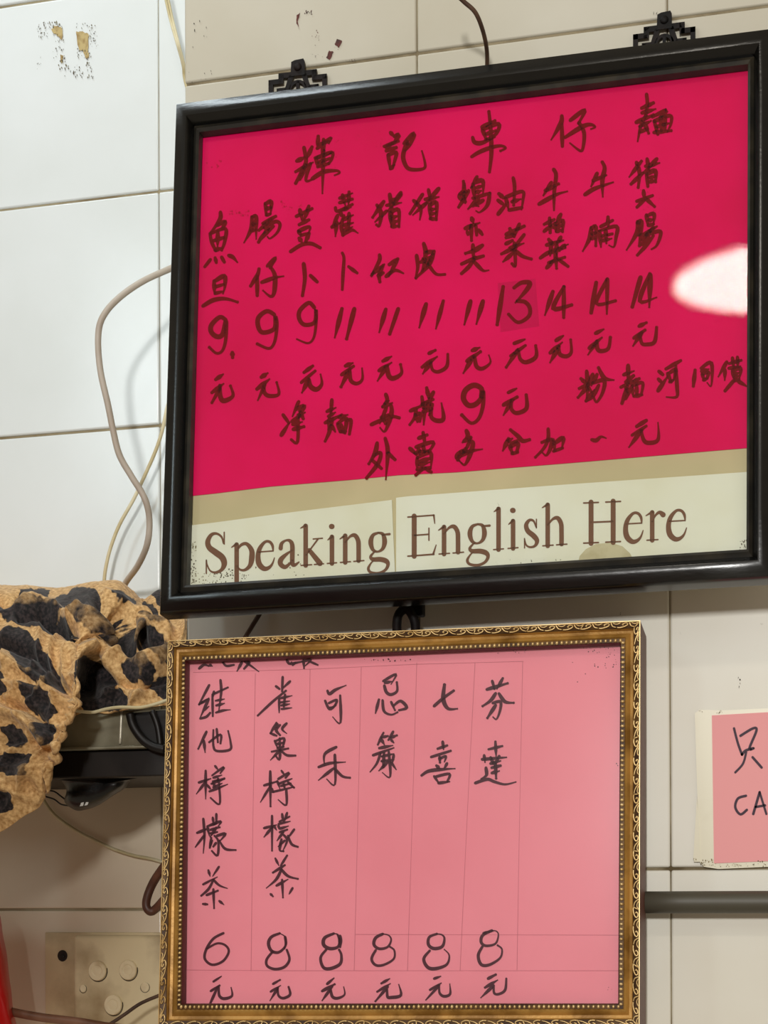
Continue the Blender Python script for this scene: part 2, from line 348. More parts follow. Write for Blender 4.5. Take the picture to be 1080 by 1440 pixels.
# brush strokes of the handwriting: "@origin scale width", then one character or group per line
RED = """@270 180 6 25
240,710 236,770 165,875;215,820 280,790 255,850;152,890 165,960 200,1035;160,890 282,850 275,960 250,1030;218,880 215,1000;185,950 265,925;195,1030 255,1010;155,1110 108,1170;195,1095 205,1135;250,1090 272,1130;310,1075 345,1090 382,1132
185,1290 190,1400;190,1293 272,1250 278,1330 262,1395;195,1340 265,1320;195,1395 262,1378
505,750 500,850 440,965;505,755 540,745 540,850 542,935;505,815 538,808;500,865 535,858;618,635 626,735;622,640 668,622 662,730;630,680 660,672;632,735 665,722;598,805 705,745;670,770 565,862;610,842 700,790 742,812 720,880 660,932 638,918;685,830 590,920 562,962;645,850 600,892
565,1190 552,1240 495,1332;550,1255 550,1412;635,1165 705,1095 660,1180;665,1175 700,1250 692,1390 660,1420 600,1372;588,1302 690,1265 772,1250
@400 180 6 25
130,690 150,770;205,660 165,780;100,745 232,680;125,815 205,775;120,870 140,912;118,870 212,832 205,885;140,905 195,890;125,930 148,965;208,890 180,955;52,1042 145,985 225,975 300,1010
162,1145 172,1270 152,1412;220,1245 275,1297
165,165 182,270 165,330 95,465;232,160 188,260;105,278 175,245;95,368 240,290;180,315 130,430;220,300 186,400 186,448 240,432;285,70 280,170;275,172 392,80 375,130;258,252 410,205;320,150 326,260 320,550;265,262 282,315;270,255 398,205 400,260 372,300;290,290 380,258;280,328 375,298;235,428 330,370 440,360 465,378 425,398;330,95 335,190;285,140 372,115
465,592 572,550;490,565 512,650;545,540 540,645;465,630 572,600;430,672 450,702 572,645;488,692 560,668;450,735 400,842;440,790 430,912;400,835 470,800;500,740 480,830 494,905;500,772 578,735;545,720 542,850;500,822 578,800;490,902 565,860 618,885;500,862 572,835;470,705 480,735
488,1055 502,1100 494,1230 488,1362;542,1170 612,1222
838,620 745,752;780,650 815,720 800,825 778,818;862,700 765,792;888,560 905,690 898,780;862,652 985,630;982,545 940,600;900,612 950,598;985,560 870,702;890,712 902,832;890,716 962,690 966,832;905,757 955,742;905,797 955,785;905,832 966,825
802,1070 800,1120 735,1245;740,1232 842,1150;832,1160 800,1240 805,1297;790,1245 832,1222;885,1152 955,1105;948,1118 880,1250;858,1252 930,1200 1002,1225
@510 170 6 25
235,98 265,132;182,215 300,170;268,130 302,122 255,195;200,225 248,192;200,252 282,225;215,285 232,402;215,288 282,265 272,330 250,398;235,402 268,372;350,190 432,108 400,200 355,252;375,175 345,270 345,330 380,398 450,412 520,398 525,350 500,255;370,190 400,205
505,620 400,782;430,672 490,740 482,832;535,695 425,792;555,580 578,692;642,570 530,702;528,662 640,642;565,702 572,822;565,712 622,690 620,832;575,750 615,740;575,787 615,777;570,825 622,828
455,1135 465,1230 445,1327;515,1035 532,1120 505,1260;525,1115 602,1095;602,1100 560,1210 450,1325;510,1162 560,1222 620,1292 692,1295;592,1130 540,1230;490,1192 560,1152
@640 140 6 25
70,690 76,760 66,850;60,780 35,822 85,872;112,780 30,907;75,710 72,800 92,862;40,802 112,768;185,650 138,742;150,715 168,850;160,702 232,685 236,790;180,742 218,732;180,782 218,770;150,832 292,790;292,790 272,890 210,950 178,940;198,830 110,922;235,850 150,902;172,880 198,900
140,1000 155,1042;85,1087 205,1040;135,1060 138,1187;175,1060 182,1142;102,1115 108,1137;200,1100 228,1137
285,102 300,250 306,450 290,608;225,232 335,178;230,250 262,335;240,248 368,205 345,290 258,340;262,292 340,262;148,320 165,360 225,365 335,318;140,482 200,445 300,405 385,390 427,408 385,432
370,795 407,827;362,850 402,880;362,967 442,868;490,660 502,740 494,890;428,830 452,932;430,822 568,775 572,850 560,927;480,862 552,840;455,932 562,912
430,1137 582,1068;462,1090 490,1155;542,1050 498,1155;430,1165 500,1140;428,1217 482,1190;582,1140 480,1272;460,1252 578,1213;392,1302 470,1265 520,1250;500,1210 508,1398 480,1385;492,1290 405,1368;505,1272 570,1322 642,1345
832,590 852,640 836,780 834,932;812,700 745,808;760,768 872,712;708,882 800,830 870,795 945,775
752,1052 835,1012;797,1000 802,1122;750,1112 822,1050;800,1052 825,1085;892,968 850,1042;840,1042 852,1115;845,1052 908,1022 906,1112;855,1077 900,1062;855,1112 905,1097
@630 330 6 25
210,85 215,210;290,90 228,130 150,157;115,247 200,210 297,180;228,190 180,265 115,327;200,205 250,260 297,303 342,300
850,40 882,82;952,20 918,82;832,87 972,48;778,197 850,150 1012,82;870,90 862,175;915,70 918,175;858,152 985,108;905,150 916,282;832,280 908,200;920,200 1012,267;848,237 985,190;985,90 940,130
@770 120 6 25
120,258 112,320 32,457;120,330 125,512;192,295 315,208 262,320;265,312 308,400 300,520 275,552 190,488;150,437 290,350 360,330 402,350 368,368
835,75 842,150 830,255;795,192 892,148;798,232 910,200;748,312 892,250;832,250 790,330 760,472;778,347 872,300;820,320 852,402;780,392 842,368;885,265 1002,210 960,262;900,300 930,412;900,302 1032,255 1042,320 1010,392;952,270 962,382;992,270 990,372;920,350 1022,320;898,397 1042,382
462,648 482,700 462,800 466,938;418,742 368,852;385,802 495,758;315,922 400,870 552,818
792,640 690,772;750,650 776,740 765,860;802,742 705,832;840,620 856,722;922,620 818,732;828,682 942,655;835,742 846,852;835,752 908,720 912,812;850,782 902,770;850,817 912,802
810,888 816,962;752,978 885,930;832,950 755,1027;835,960 902,1022
760,1150 755,1240 668,1387;760,1160 792,1148 786,1250 776,1352;765,1212 785,1206;760,1262 785,1256;835,1095 846,1182;840,1100 898,1085 892,1177;850,1142 888,1130;850,1182 892,1170;808,1262 922,1190;892,1200 800,1302;830,1262 942,1230 952,1270 920,1352 878,1382;892,1270 840,1342 758,1432;852,1280 798,1342
370,1200 355,1290 298,1397;370,1210 407,1195 407,1352;375,1252 402,1245;370,1292 402,1285;510,1112 512,1192;448,1192 548,1140;440,1230 450,1362;440,1227 582,1190 576,1290 560,1362 520,1350;490,1222 496,1332;458,1272 545,1253;455,1312 540,1293
@270 380 6 25
92,302 180,252 280,240 382,268
285,420 235,395 165,460 162,520 210,560 258,540 285,430 288,500 282,600 255,680 205,700 148,652
340,695 342,735
200,922 262,878;168,1032 265,958;235,970 235,1010;238,990 168,1117;235,1000 240,1070 270,1102 345,1060 325,978
695,375 632,345 560,400 560,480 600,526 695,492 702,390 716,460 698,600 650,660 552,622
585,902 638,868;548,1002 652,920;615,960 595,1010 555,1097;605,970 610,1030 650,1060 732,1045 715,948
1032,315 985,275 910,340 905,410 950,460 1035,438 1045,330 1048,420 1030,560 980,615 886,582
945,862 1018,808;922,947 1038,850;985,920 928,1032;985,920 1000,980 1050,1005 1095,960 1085,880
@450 360 6 27
185,445 125,687;290,445 225,697
555,450 500,642;660,445 588,657
895,405 838,602;1040,380 978,612
@450 360 6 25
215,927 275,903;182,1002 282,930;250,955 178,1102;250,970 260,1050 310,1076 357,1040 355,948
530,887 602,848;498,967 602,900;565,925 486,1052;565,930 580,1010 620,1032 687,990 680,918
918,822 972,795;862,937 987,850;935,895 868,992;935,900 950,960 1000,976 1070,930 1078,830
@630 330 6 27
190,560 138,757;295,560 240,752
465,440 415,757;558,447 620,405 690,408 660,470 570,572;585,560 650,568 690,620 680,690 590,740 512,672
885,480 818,677;978,440 888,622 1042,593;978,440 976,697
@630 330 6 25
205,977 265,953;160,1067 272,988;215,1025 130,1167;225,1030 240,1110 290,1130 357,1080 345,1018
558,917 648,883;528,1022 652,935;590,970 492,1117;595,980 610,1050 660,1076 742,1030 740,938
912,892 972,853;862,997 962,910;935,945 862,1077;932,950 945,1010 1000,1026 1040,990 1035,888
@800 360 6 28
230,225 188,477;325,195 232,400 392,378;325,195 320,487
605,180 535,427;682,150 598,380 738,350;688,160 678,430
@800 360 6 25
225,652 292,618;172,777 278,688;240,715 162,832;235,720 240,780 270,802 332,780 350,688
592,592 652,563;548,692 642,625;615,645 542,757;600,670 615,735 650,746 722,725 740,603
150,972 160,1110 145,1222;102,1035 142,1072;202,998 160,1082;88,1117 217,1060;162,1100 78,1192;165,1110 192,1150;145,1222 215,1130;250,943 300,1030 377,1046;237,1000 190,1092;198,1072 297,1050 285,1150 235,1232 208,1190;252,1090 200,1190 150,1227
500,922 500,1062;462,1002 548,970;438,1107 572,1040;480,1062 545,1010;500,1080 448,1242;480,1110 502,1172;532,1100 480,1202;540,1062 592,1035;530,1090 542,1182;540,1092 622,1070 610,1172;572,1085 572,1172;550,1182 620,1172
760,973 792,1000;755,1038 778,1062;752,1137 832,1018;820,952 942,883;902,930 912,1100 910,1187 825,1190;833,990 862,1062;840,992 902,960 880,1052;850,1062 890,1042
@900 480 6 24
465,243 450,377;515,227 602,183 602,372 568,350;520,252 578,235;525,277 542,332;525,277 578,260 565,312;535,327 572,310
732,173 662,297;717,240 715,327;752,187 853,160;780,140 792,232;822,133 826,222;750,227 847,210;780,242 795,332;780,247 848,230 836,322;795,277 835,265;795,302 835,290;795,332 835,320;790,332 718,417;830,337 897,377
@380 530 6 25
240,208 188,332;215,272 288,245 245,322;182,377 292,300;190,402 268,380;195,442 282,420;235,320 230,547 178,530;108,320 156,387;93,492 156,393;250,290 278,352
520,193 510,332;478,292 552,260;463,387 602,320;490,332 548,300;500,350 494,442;530,350 500,460 463,542;520,412 548,462;580,342 652,320;570,402 592,462;570,392 642,350 630,472;600,402 612,462;650,370 682,368 668,482;590,462 642,460
@500 520 6 25
255,208 266,260 228,312;245,287 282,262;230,312 308,280;260,320 205,452;300,302 302,370 250,517 208,490;133,462 230,420 310,395 367,405;215,402 272,380;240,422 252,452
462,347 542,310;510,330 500,400 458,462;505,382 520,442;505,382 547,370 540,432;560,228 572,322;600,153 617,232;560,292 652,250;657,188 598,302;590,282 580,380 575,462;600,312 642,290 620,382;570,352 642,330;640,332 640,400 690,430 742,410 725,283
182,618 165,700 113,792;155,722 212,700 190,790 93,912;140,762 217,832;250,578 272,690 255,922;270,700 332,757
570,530 582,602;532,577 602,550;458,663 512,712;510,652 657,610 620,692;530,667 542,712;570,642 582,702;500,702 622,680;520,742 520,842;520,742 632,700 636,832;540,772 622,750;540,802 622,780;520,842 627,825;570,832 508,887;590,832 637,862
@620 520 6 30
340,225 342,160 280,130 210,170 190,240 230,298 290,292 340,240 355,180 355,300 320,410 255,450 178,383
@620 520 6 25
568,192 638,158;528,297 642,230;605,255 528,382;595,260 595,330 640,365 722,325 720,213
215,513 226,560 183,612;195,602 252,570;252,580 213,672;240,602 272,620 240,730 200,802 158,770;182,680 130,732 170,782;165,692 232,690;130,742 240,690 347,670;210,662 140,762
588,508 650,560 690,600 747,590;570,582 523,682;560,602 602,580;580,642 602,702;590,647 652,620 640,692;600,707 647,695;590,622 642,600
905,498 905,580 870,660 798,737;853,612 932,590 925,660 890,722 858,700;948,590 962,682;958,622 1032,575 1020,662;950,687 1027,660
@770 500 6 25
373,710 410,716 450,685 492,696
753,597 832,548;713,672 832,595;800,622 688,772;790,632 810,710 850,736 932,710 932,568
"""
PINK = """@260 910 6 18
120,180 160,150 200,158;210,150 230,160;320,128 350,158 412,150;480,128 440,202;500,118 560,160 622,205;545,130 500,182;530,110 540,150
860,112 882,142 900,125;890,142 990,122;910,152 932,130;1000,110 1005,177;1000,120 1062,108 1010,162;1050,120 1120,150
205,320 120,482;190,442 120,485;120,482 202,430;200,440 130,592;130,602 180,588 212,555;160,532 202,500;245,375 228,442;232,400 235,582;300,278 306,380 285,542;240,397 362,340;260,452 332,438;265,492 332,475;262,552 320,535 382,528
182,713 113,857;160,790 170,887;205,802 300,738 300,812;240,700 240,830 270,876 380,865 385,800 365,708;268,690 278,802
175,1043 175,1280;118,1142 217,1110;172,1140 98,1237;185,1160 212,1192;255,1003 277,1032;230,1082 328,1013 300,1062;240,1102 310,1080;225,1152 332,1108;235,1132 332,1115;208,1217 358,1158;240,1140 252,1182;280,1110 292,1172;290,1182 292,1325 218,1273;240,1182 312,1150
825,252 820,372;768,330 797,352;888,288 830,342;852,368 740,460 615,577;795,440 795,552;800,432 902,410;845,400 835,500;805,467 882,455;815,492 882,480;815,522 900,512
772,638 722,727;722,727 772,747;802,658 770,700 802,742;858,643 820,690 857,727;782,650 760,692;758,790 782,852;765,792 837,770 825,842;780,817 832,805;780,852 832,840;800,770 800,942 768,920;733,882 872,855;800,872 723,952;810,872 860,912 932,915
720,1048 722,1342;668,1167 772,1135;722,1170 638,1307;730,1190 747,1222;815,1043 832,1067;788,1112 878,1060 850,1102;780,1130 800,1192;795,1152 902,1110;810,1172 892,1150;740,1222 920,1180;855,1202 855,1332 788,1288;830,1140 842,1192;870,1140 920,1185
@260 1130 6 18
155,128 165,270 155,417;103,247 202,208;160,272 88,367;265,88 265,162;235,118 242,172;190,192 302,150 280,192;190,202 207,272;215,182 262,170;215,222 292,200;210,252 272,240;265,202 213,282;222,290 210,372;250,272 282,320 275,437 228,400;230,312 213,362;270,272 342,255 290,322;290,312 340,382 428,392;262,332 240,362
198,563 212,612;287,533 235,612;153,682 272,620;242,640 200,720 138,777;240,642 290,690 357,715;183,772 277,735;240,722 246,882;153,847 188,850;290,822 327,852
735,103 735,397;668,207 772,180;735,202 668,282;752,190 772,222;798,152 882,110;820,88 832,162;862,78 840,152;790,172 887,150;790,182 792,212;800,212 872,190;800,242 862,220;830,242 778,312;830,262 862,310 825,402;842,312 788,362;922,218 868,292;870,272 900,342 952,365;815,302 800,390 830,402
763,463 792,522;862,438 810,522;743,582 842,520;812,560 770,640 688,712;810,552 870,612 952,635;773,692 868,640;820,642 827,792;723,763 742,782;908,713 880,762
@260 1130 6 19
325,1093 240,1140 180,1230 168,1310 230,1360 320,1330 370,1250 340,1195 270,1180 185,1225
@260 1260 6 18
240,722 307,678;218,802 292,755;275,770 213,907;285,770 290,840 330,866 397,842 390,773
743,742 802,708;723,807 807,755;785,775 718,882;782,782 790,840 830,862 887,832 875,768
@430 920 6 20
183,308 200,335 250,300 338,263;163,393 200,462 250,430;195,412 262,385 240,440 205,450;290,348 292,577 228,530
257,783 160,842 158,940;108,952 200,920 332,910;245,848 246,1097 178,1055;235,962 108,1062;250,972 310,1030 372,1042
653,227 762,168 720,252;668,242 722,230;663,265 680,320 720,340 770,310 768,238;617,383 588,497;648,388 660,480 720,510 772,490;720,402 752,472;743,432 800,395 852,450 788,472
655,663 608,762;638,720 662,762;640,702 692,690;737,653 698,722;720,702 767,685;720,722 742,747;620,792 732,770;568,852 742,790;630,832 600,920 543,992;660,832 655,952;640,862 742,840;640,902 742,890;700,822 712,1032 648,1000;690,912 618,982;720,912 762,972;742,850 730,922
@570 920 6 26
330,258 320,380 360,458 437,460;243,437 320,370 407,308
@570 920 6 22
733,225 752,292;822,203 773,292;688,297 862,245;762,330 720,390 653,437;790,332 840,400 912,410;738,412 802,400 800,470 770,547 740,530;762,430 693,537
315,738 322,802;273,797 352,770;218,867 382,815;290,867 292,912;290,882 342,860 330,907;263,940 292,967;352,920 330,962;138,1022 200,985 330,970 417,965;243,1030 282,1087;260,1032 372,1010 355,1072;280,1087 372,1075
760,738 766,862;703,802 817,775;648,887 852,870;665,853 672,912;720,872 742,922;792,860 758,922;720,922 802,900;730,957 802,940;730,1002 792,985;760,922 766,1047;680,958 684,1020 640,1050;590,1087 690,1055 750,1075 840,1098 932,1078
@430 1260 6 20
235,317 160,352 150,410 200,443 270,430 285,370 270,325 235,317;270,330 285,370 280,425;290,335 298,380 290,430;170,455 125,520 148,602 210,612 290,572 300,500 282,455
180,742 237,693;138,802 242,745;222,765 138,882;210,792 225,850 270,862 327,832 320,768
650,320 590,352 575,410 620,445 690,430 720,372 700,332 650,320;590,457 555,530 590,583 660,580 742,530 747,460 712,430
638,737 707,698;603,807 712,740;692,765 588,887;685,792 690,850 720,856 802,837 785,748
@570 1260 6 20
265,320 202,347 195,410 240,443 310,427 330,362 310,328 265,320;205,462 155,530 190,602 260,612 350,577 370,500 330,452
243,697 297,678;208,792 302,735;285,755 173,877;285,772 290,820 325,846 377,827 375,743
730,290 652,332 640,390 680,420 760,402 785,332 770,298 730,290;660,315 740,295;650,427 615,500 640,578 710,580 800,522 815,450 780,417
698,697 762,663;673,772 777,710;745,755 638,857;745,762 750,820 790,827 842,792 852,698
@260 1260 6 20
800,315 730,345 705,400 730,462 790,475 845,425 850,350 800,315;845,345 852,400 840,445;740,470 690,535 695,590 760,617 840,598 882,535 860,455
"""
NOTICE = """@960 980 5.54 19
400,245 430,360 462,450;450,303 548,245 575,262 520,400 552,400;462,450 490,418 548,400;495,430 470,520 410,588;545,470 615,550
493,770 430,792 410,860 450,915 500,880
600,742 550,912;600,742 652,912;570,857 642,845
"""
# ---------------------------------------------------------------- framed menus
class Sheet:
    """the glass plane of a picture frame: measured position, tilt, turn"""
    def __init__(s, O, tilt, roll, yaw):
        s.O = Vector(O); s.U = Vector((math.cos(yaw)*math.cos(roll), math.sin(yaw), math.sin(roll)*math.cos(yaw))).normalized()
        V = Vector((math.sin(roll), -math.sin(tilt), -math.cos(tilt))); V -= s.U*s.U.dot(V); s.V = V.normalized()
        s.N = s.V.cross(s.U).normalized()
        if s.N.y > 0: s.N = -s.N
    def hit(s, x, y, h=0):                    # point of the plane raised by h
        r = ray(x, y); C = Vector((0, -1, 0)); O = s.O+s.N*h
        return C+r*((O-C).dot(s.N)/r.dot(s.N))
    def __call__(s, x, y, h=0): return s.hit(x, y, h)
def sweep(S, inner, outer, prof, mats, name, parent):
    """a mitred moulding: prof = [(s, h, material index of the strip that follows)]"""
    sub = 10; V, Fc, mi = [], [], []
    I = [S(x, y) for x, y in inner]; O = [S(x, y) for x, y in outer]
    ring = []
    for c in range(4):
        for q in range(sub):
            t = q/sub; a, b = I[c], I[(c+1) % 4]; a2, b2 = O[c], O[(c+1) % 4]
            ring.append((a.lerp(b, t), a2.lerp(b2, t)))
    R = len(ring)
    for (s, h, _) in prof:
        for a, b in ring: V.append(a.lerp(b, s)+S.N*h)
    for p in range(len(prof)-1):
        for r in range(R):
            r2 = (r+1) % R; Fc.append((p*R+r, p*R+r2, (p+1)*R+r2, (p+1)*R+r)); mi.append(prof[p][2])
    me = bpy.data.meshes.new(name); me.from_pydata([tuple(v) for v in V], [], Fc); me.update()
    for m in mats: me.materials.append(m)
    for p, k in zip(me.polygons, mi): p.material_index = k; p.use_smooth = True
    bm = bmesh.new(); bm.from_mesh(me); bmesh.ops.recalc_face_normals(bm, faces=bm.faces[:])
    for e in bm.edges:
        if len(e.link_faces) == 2 and e.calc_face_angle(0) > .6: e.smooth = False
    bm.to_mesh(me); bm.free()
    o = bpy.data.objects.new(name, me); sc.collection.objects.link(o); o.parent = parent; return fix(o)
def slab(S, poly, h0, h1, m, name, parent):   # a thin sheet between heights h0 (back) and h1 (front)
    return fix(prism([S(x, y, h1) for x, y in poly], -S.N*(h1-h0), m, name, parent))

# ---- large menu in the black frame
S1 = Sheet((-.36843, -.022, .48303), .0951, .0016, .0010)
in1 = [(283, 190), (1052, 95), (1050, 775), (265, 825)]; out1 = [(252, 153), (1087, 48), (1085, 817), (229, 867)]
rm = empty('framed_menu', S1(640, 860)); tag(rm, 'large black-framed magenta handwritten menu, hung uppermost on the tiled pillar', 'sign')
prof = [(0, -.003, 1), (0, .0035, 1), (.10, .0048, 1), (.24, .0030, 0), (.30, .0062, 0), (.46, .0092, 0), (.56, .0094, 0), (.66, .0090, 0), (.80, .0082, 0), (.93, .0073, 0), (.985, .0055, 0), (1.0, .0030, 0), (1.0, -.0080, 0), (.3, -.0080, 0)]
sweep(S1, in1, out1, prof, [M['black'], M['lip']], 'frame', rm)
slab(S1, [(262, 172), (1062, 75), (1062, 790), (250, 840)], -.0060, -.0042, M['board'], 'backing_board', rm)
big = [(275, 182), (1058, 85), (1055, 629.5), (1000, 634), (800, 651), (640, 664), (560, 668), (500, 674), (380, 684), (300, 694), (262, 698)]
red = slab(S1, big, -.0042, -.0036, M['red'], 'menu_sheet', rm)
def sub(o, par):                            # sub-part: share the parent's own frame of coordinates
    o.parent = par; o.matrix_parent_inverse = Matrix.Identity(4); return o
characters(RED, lambda x, y: S1(x, y, -.0034), M['redink'], red, 1.62)
pp = slab(S1, [(700, 398), (753, 392), (758.5, 458.5), (704, 467)], -.00358, -.00352, M['redpatch'], 'price_patch', rm); sub(pp, red)
w1 = slab(S1, [(258, 740), (300, 735), (420, 719), (551, 703), (556, 820), (258, 842)], -.0041, -.0034, M['white'], 'paper_strip', rm)
w2 = slab(S1, [(557, 700), (573, 698), (800, 681), (1060, 663), (1060, 790), (557, 815)], -.0039, -.0031, M['white'], 'paper_strip', rm)
# printed English line, built from stroke outlines of a book serif face
GL = {
'S': ['.90,.70,2 .90,1,2', '.86,.72,2 .78,.88,3 .55,.98,3.5 .3,.96,5 .13,.8,7 .2,.64,8 .5,.5,9 .8,.36,9 .9,.2,8 .78,.05,5 .5,-.01,3.5 .25,.04,2.5 .1,.2,2 .06,.32,2', '.06,-.02,2 .06,.32,2'],
'p': ['.25,-.31,6.5 .25,.66,6.5', '.02,.6,1.5 .25,.68,4', '.02,-.31,2 .5,-.31,2', '.25,.5,2 .45,.64,4 .7,.66,5 .92,.5,7 .94,.3,8 .85,.1,6 .62,0,4 .4,.02,3 .25,.12,3'],
'e': ['.1,.43,2 .9,.43,2', '.9,.43,2 .86,.57,4 .7,.67,4 .45,.67,4 .18,.52,6 .08,.32,7 .15,.12,8 .4,.0,7 .65,.01,5 .85,.1,3 .97,.25,1.5'],
'a': ['.1,.48,6 .15,.6,5 .35,.67,3 .55,.65,5 .66,.52,6.5 .66,.12,6.5 .75,.03,5 .98,.1,2', '.66,.41,2 .4,.33,4 .12,.2,7 .1,.08,7 .3,0,6 .5,.06,4 .66,.15,3'],
'k': ['.22,0,6.5 .22,1,6.5', '0,.95,1.5 .22,1.01,4', '.02,.01,2 .48,.01,2', '.25,.27,2 .75,.64,2.5', '.55,.655,2 .95,.655,2', '.38,.38,6 .84,.03,8', '.6,.01,2 1,.01,2'],
'i': ['.5,0,6.5 .5,.67,6.5', '.1,.6,1.5 .5,.68,4', '.05,.01,2 .95,.01,2', '.46,.93,7.5 .5,.93,7.5'],
'l': ['.5,0,6.5 .5,1,6.5', '.1,.94,1.5 .5,1.01,4', '.05,.01,2 .95,.01,2'],
'n': ['.22,0,6.5 .22,.67,6.5', '0,.6,1.5 .22,.68,4', '.02,.01,2 .44,.01,2', '.22,.5,2 .42,.64,3.5 .62,.66,6 .76,.52,6.5 .78,.3,6.5 .78,.02,6.5', '.58,.01,2 1,.01,2'],
'h': ['.22,0,6.5 .22,1,6.5', '0,.94,1.5 .22,1.01,4', '.02,.01,2 .44,.01,2', '.22,.5,2 .42,.64,3.5 .62,.66,6 .76,.52,6.5 .78,.3,6.5 .78,.02,6.5', '.58,.01,2 1,.01,2'],
'g': ['.5,.67,3 .25,.62,5 .15,.45,7 .25,.26,5 .48,.2,3 .7,.27,5 .78,.44,7 .7,.62,5 .5,.67,3', '.68,.61,2.5 1,.61,3.5', '.35,.22,2 .15,.1,4 .25,.02,6 .6,-.0,7 .86,-.06,7 .93,-.16,5 .8,-.28,4 .5,-.34,4 .15,-.3,4 .04,-.2,4 .15,-.08,2.5 .3,0,2'],
'E': ['.24,0,7 .24,1,7', '.02,.985,2.2 .92,.985,2.2', '.92,.985,2.8 .95,.78,1.5', '.24,.52,2.2 .74,.52,2.2', '.75,.37,2 .75,.67,2', '.02,.015,2.2 .92,.015,2.5', '.9,.02,3 1,.24,1.5'],
's': ['.82,.46,1.8 .82,.67,1.8', '.8,.48,2 .65,.63,3 .4,.66,4 .2,.55,6 .3,.4,7 .65,.27,7.5 .85,.15,6.5 .75,.03,4 .45,0,3 .2,.06,2.5 .1,.2,2', '.1,-.01,1.8 .1,.22,1.8'],
'H': ['.2,0,7 .2,1,7', '.8,0,7 .8,1,7', '0,.985,2.2 .4,.985,2.2', '0,.015,2.2 .4,.015,2.2', '.6,.985,2.2 1,.985,2.2', '.6,.015,2.2 1,.015,2.2', '.2,.51,2.5 .8,.51,2.5'],
'r': ['.32,0,6.5 .32,.67,6.5', '0,.6,1.5 .32,.68,4', '.05,.01,2 .62,.01,2', '.32,.45,2 .5,.6,3 .7,.66,5 .88,.6,7.5'],
}
WORDS = [('S', 288.3, 318.3), ('p', 325, 356), ('e', 360.7, 386.7), ('a', 391.7, 421), ('k', 422.7, 455), ('i', 459.5, 474), ('n', 478, 511.7), ('g', 516.7, 547.7),
         ('E', 572.7, 613.3), ('n', 616.7, 651.8), ('g', 655.9, 688.4), ('l', 693.3, 708.8), ('i', 713.7, 729.2), ('s', 735.3, 758.5), ('h', 762.6, 797.2),
         ('H', 820.8, 872.6), ('e', 877.5, 905.2), ('r', 908.4, 935.7), ('e', 937.8, 966.3)]
BL = [(288, 805.5), (440, 794.5), (510, 789), (573, 783), (640, 778), (730, 770.5), (800, 765.5), (870, 762.5), (966, 757)]
def base(x):
    for (a, ya), (b, yb) in zip(BL, BL[1:]):
        if x <= b or b == 966: return ya+(yb-ya)*(x-a)/(b-a)
for k, (rng, par, h, nm) in enumerate([((0, 8), w1, -.0032, 'printed_word'), ((8, 15), w2, -.0029, 'printed_word'), ((15, 19), w2, -.0029, 'printed_word')]):
    parts = []
    for g, x0, x1 in WORDS[rng[0]:rng[1]]:
        H = 55+(x0-288)/678*4
        for st in GL[g]:
            pts = []
            for q in st.split():
                u, vv, ww = [float(t) for t in q.split(',')]; x = x0+u*(x1-x0); pts.append((x, base(x)-vv*H, ww))
            parts.append(ribbon(pts, 3, lambda x, y: S1(x, y, h), False, 7))
    v, f = merge(parts); sub(from_data(nm, v, f, M['print']), par)
for q in w1.children: q.matrix_parent_inverse = Matrix.Identity(4)
# damp stains on the white strips
st1 = slab(S1, [(815, 782), (824, 772), (838, 765), (858, 763), (875, 768), (886, 778), (892, 790), (812, 796)], -.0031, -.00302, M['stain'], 'stain', rm); sub(st1, w2)
random.seed(21)
def specks(par, regs, h, m, seed, nm='mould_specks'):
    random.seed(seed); parts = []
    for (x0, y0, x1, y1, n, s) in regs:
        for _ in range(n):
            x, y = random.uniform(x0, x1), random.uniform(y0, y1); k = 5; ph = random.random()*6; a = s*random.uniform(.3, 1)
            parts.append(([S_cur(x+a*math.cos(ph+q*2*PI/k)*random.uniform(.4, 1), y+a*math.sin(ph+q*2*PI/k)*random.uniform(.5, 1.3), h) for q in range(k)], [tuple(range(k))]))
    v, f = merge(parts); o = from_data(nm, v, f, m); sub(o, par); o['kind'] = 'stuff'; return o
S_cur = S1
specks(w1, [(266, 760, 276, 822, 60, 1.6), (270, 806, 350, 822, 70, 1.6), (300, 800, 330, 812, 20, 1.8), (352, 780, 430, 812, 16, 1.5)], -.00333, M['mould'], 22)
specks(w2, [(1040, 760, 1050, 776, 26, 1.6), (680, 786, 790, 794, 16, 1.2), (700, 700, 702, 712, 3, .8)], -.00303, M['mould'], 23)
specks(red, [(320, 296, 350, 304, 26, 2.0), (395, 280, 425, 296, 22, 1.7), (290, 222, 312, 236, 12, 1.8), (500, 178, 540, 220, 26, 1.2), (318, 182, 330, 188, 8, 2.2), (856, 100, 862, 106, 5, 2.2), (876, 96, 882, 100, 4, 1.8), (732, 131, 745, 138, 6, 1.8), (470, 195, 500, 240, 8, 1.3), (900, 255, 945, 300, 26, 1.1), (960, 330, 1050, 345, 16, 1.1)], -.0035, M['fade'], 24, 'dark_specks')
fix(prism([S1(x, y, -.0003) for x, y in [(272, 178), (1060, 83), (1058, 787), (255, 836)]], -S1.N*.002, M['glass'], 'glass', rm))
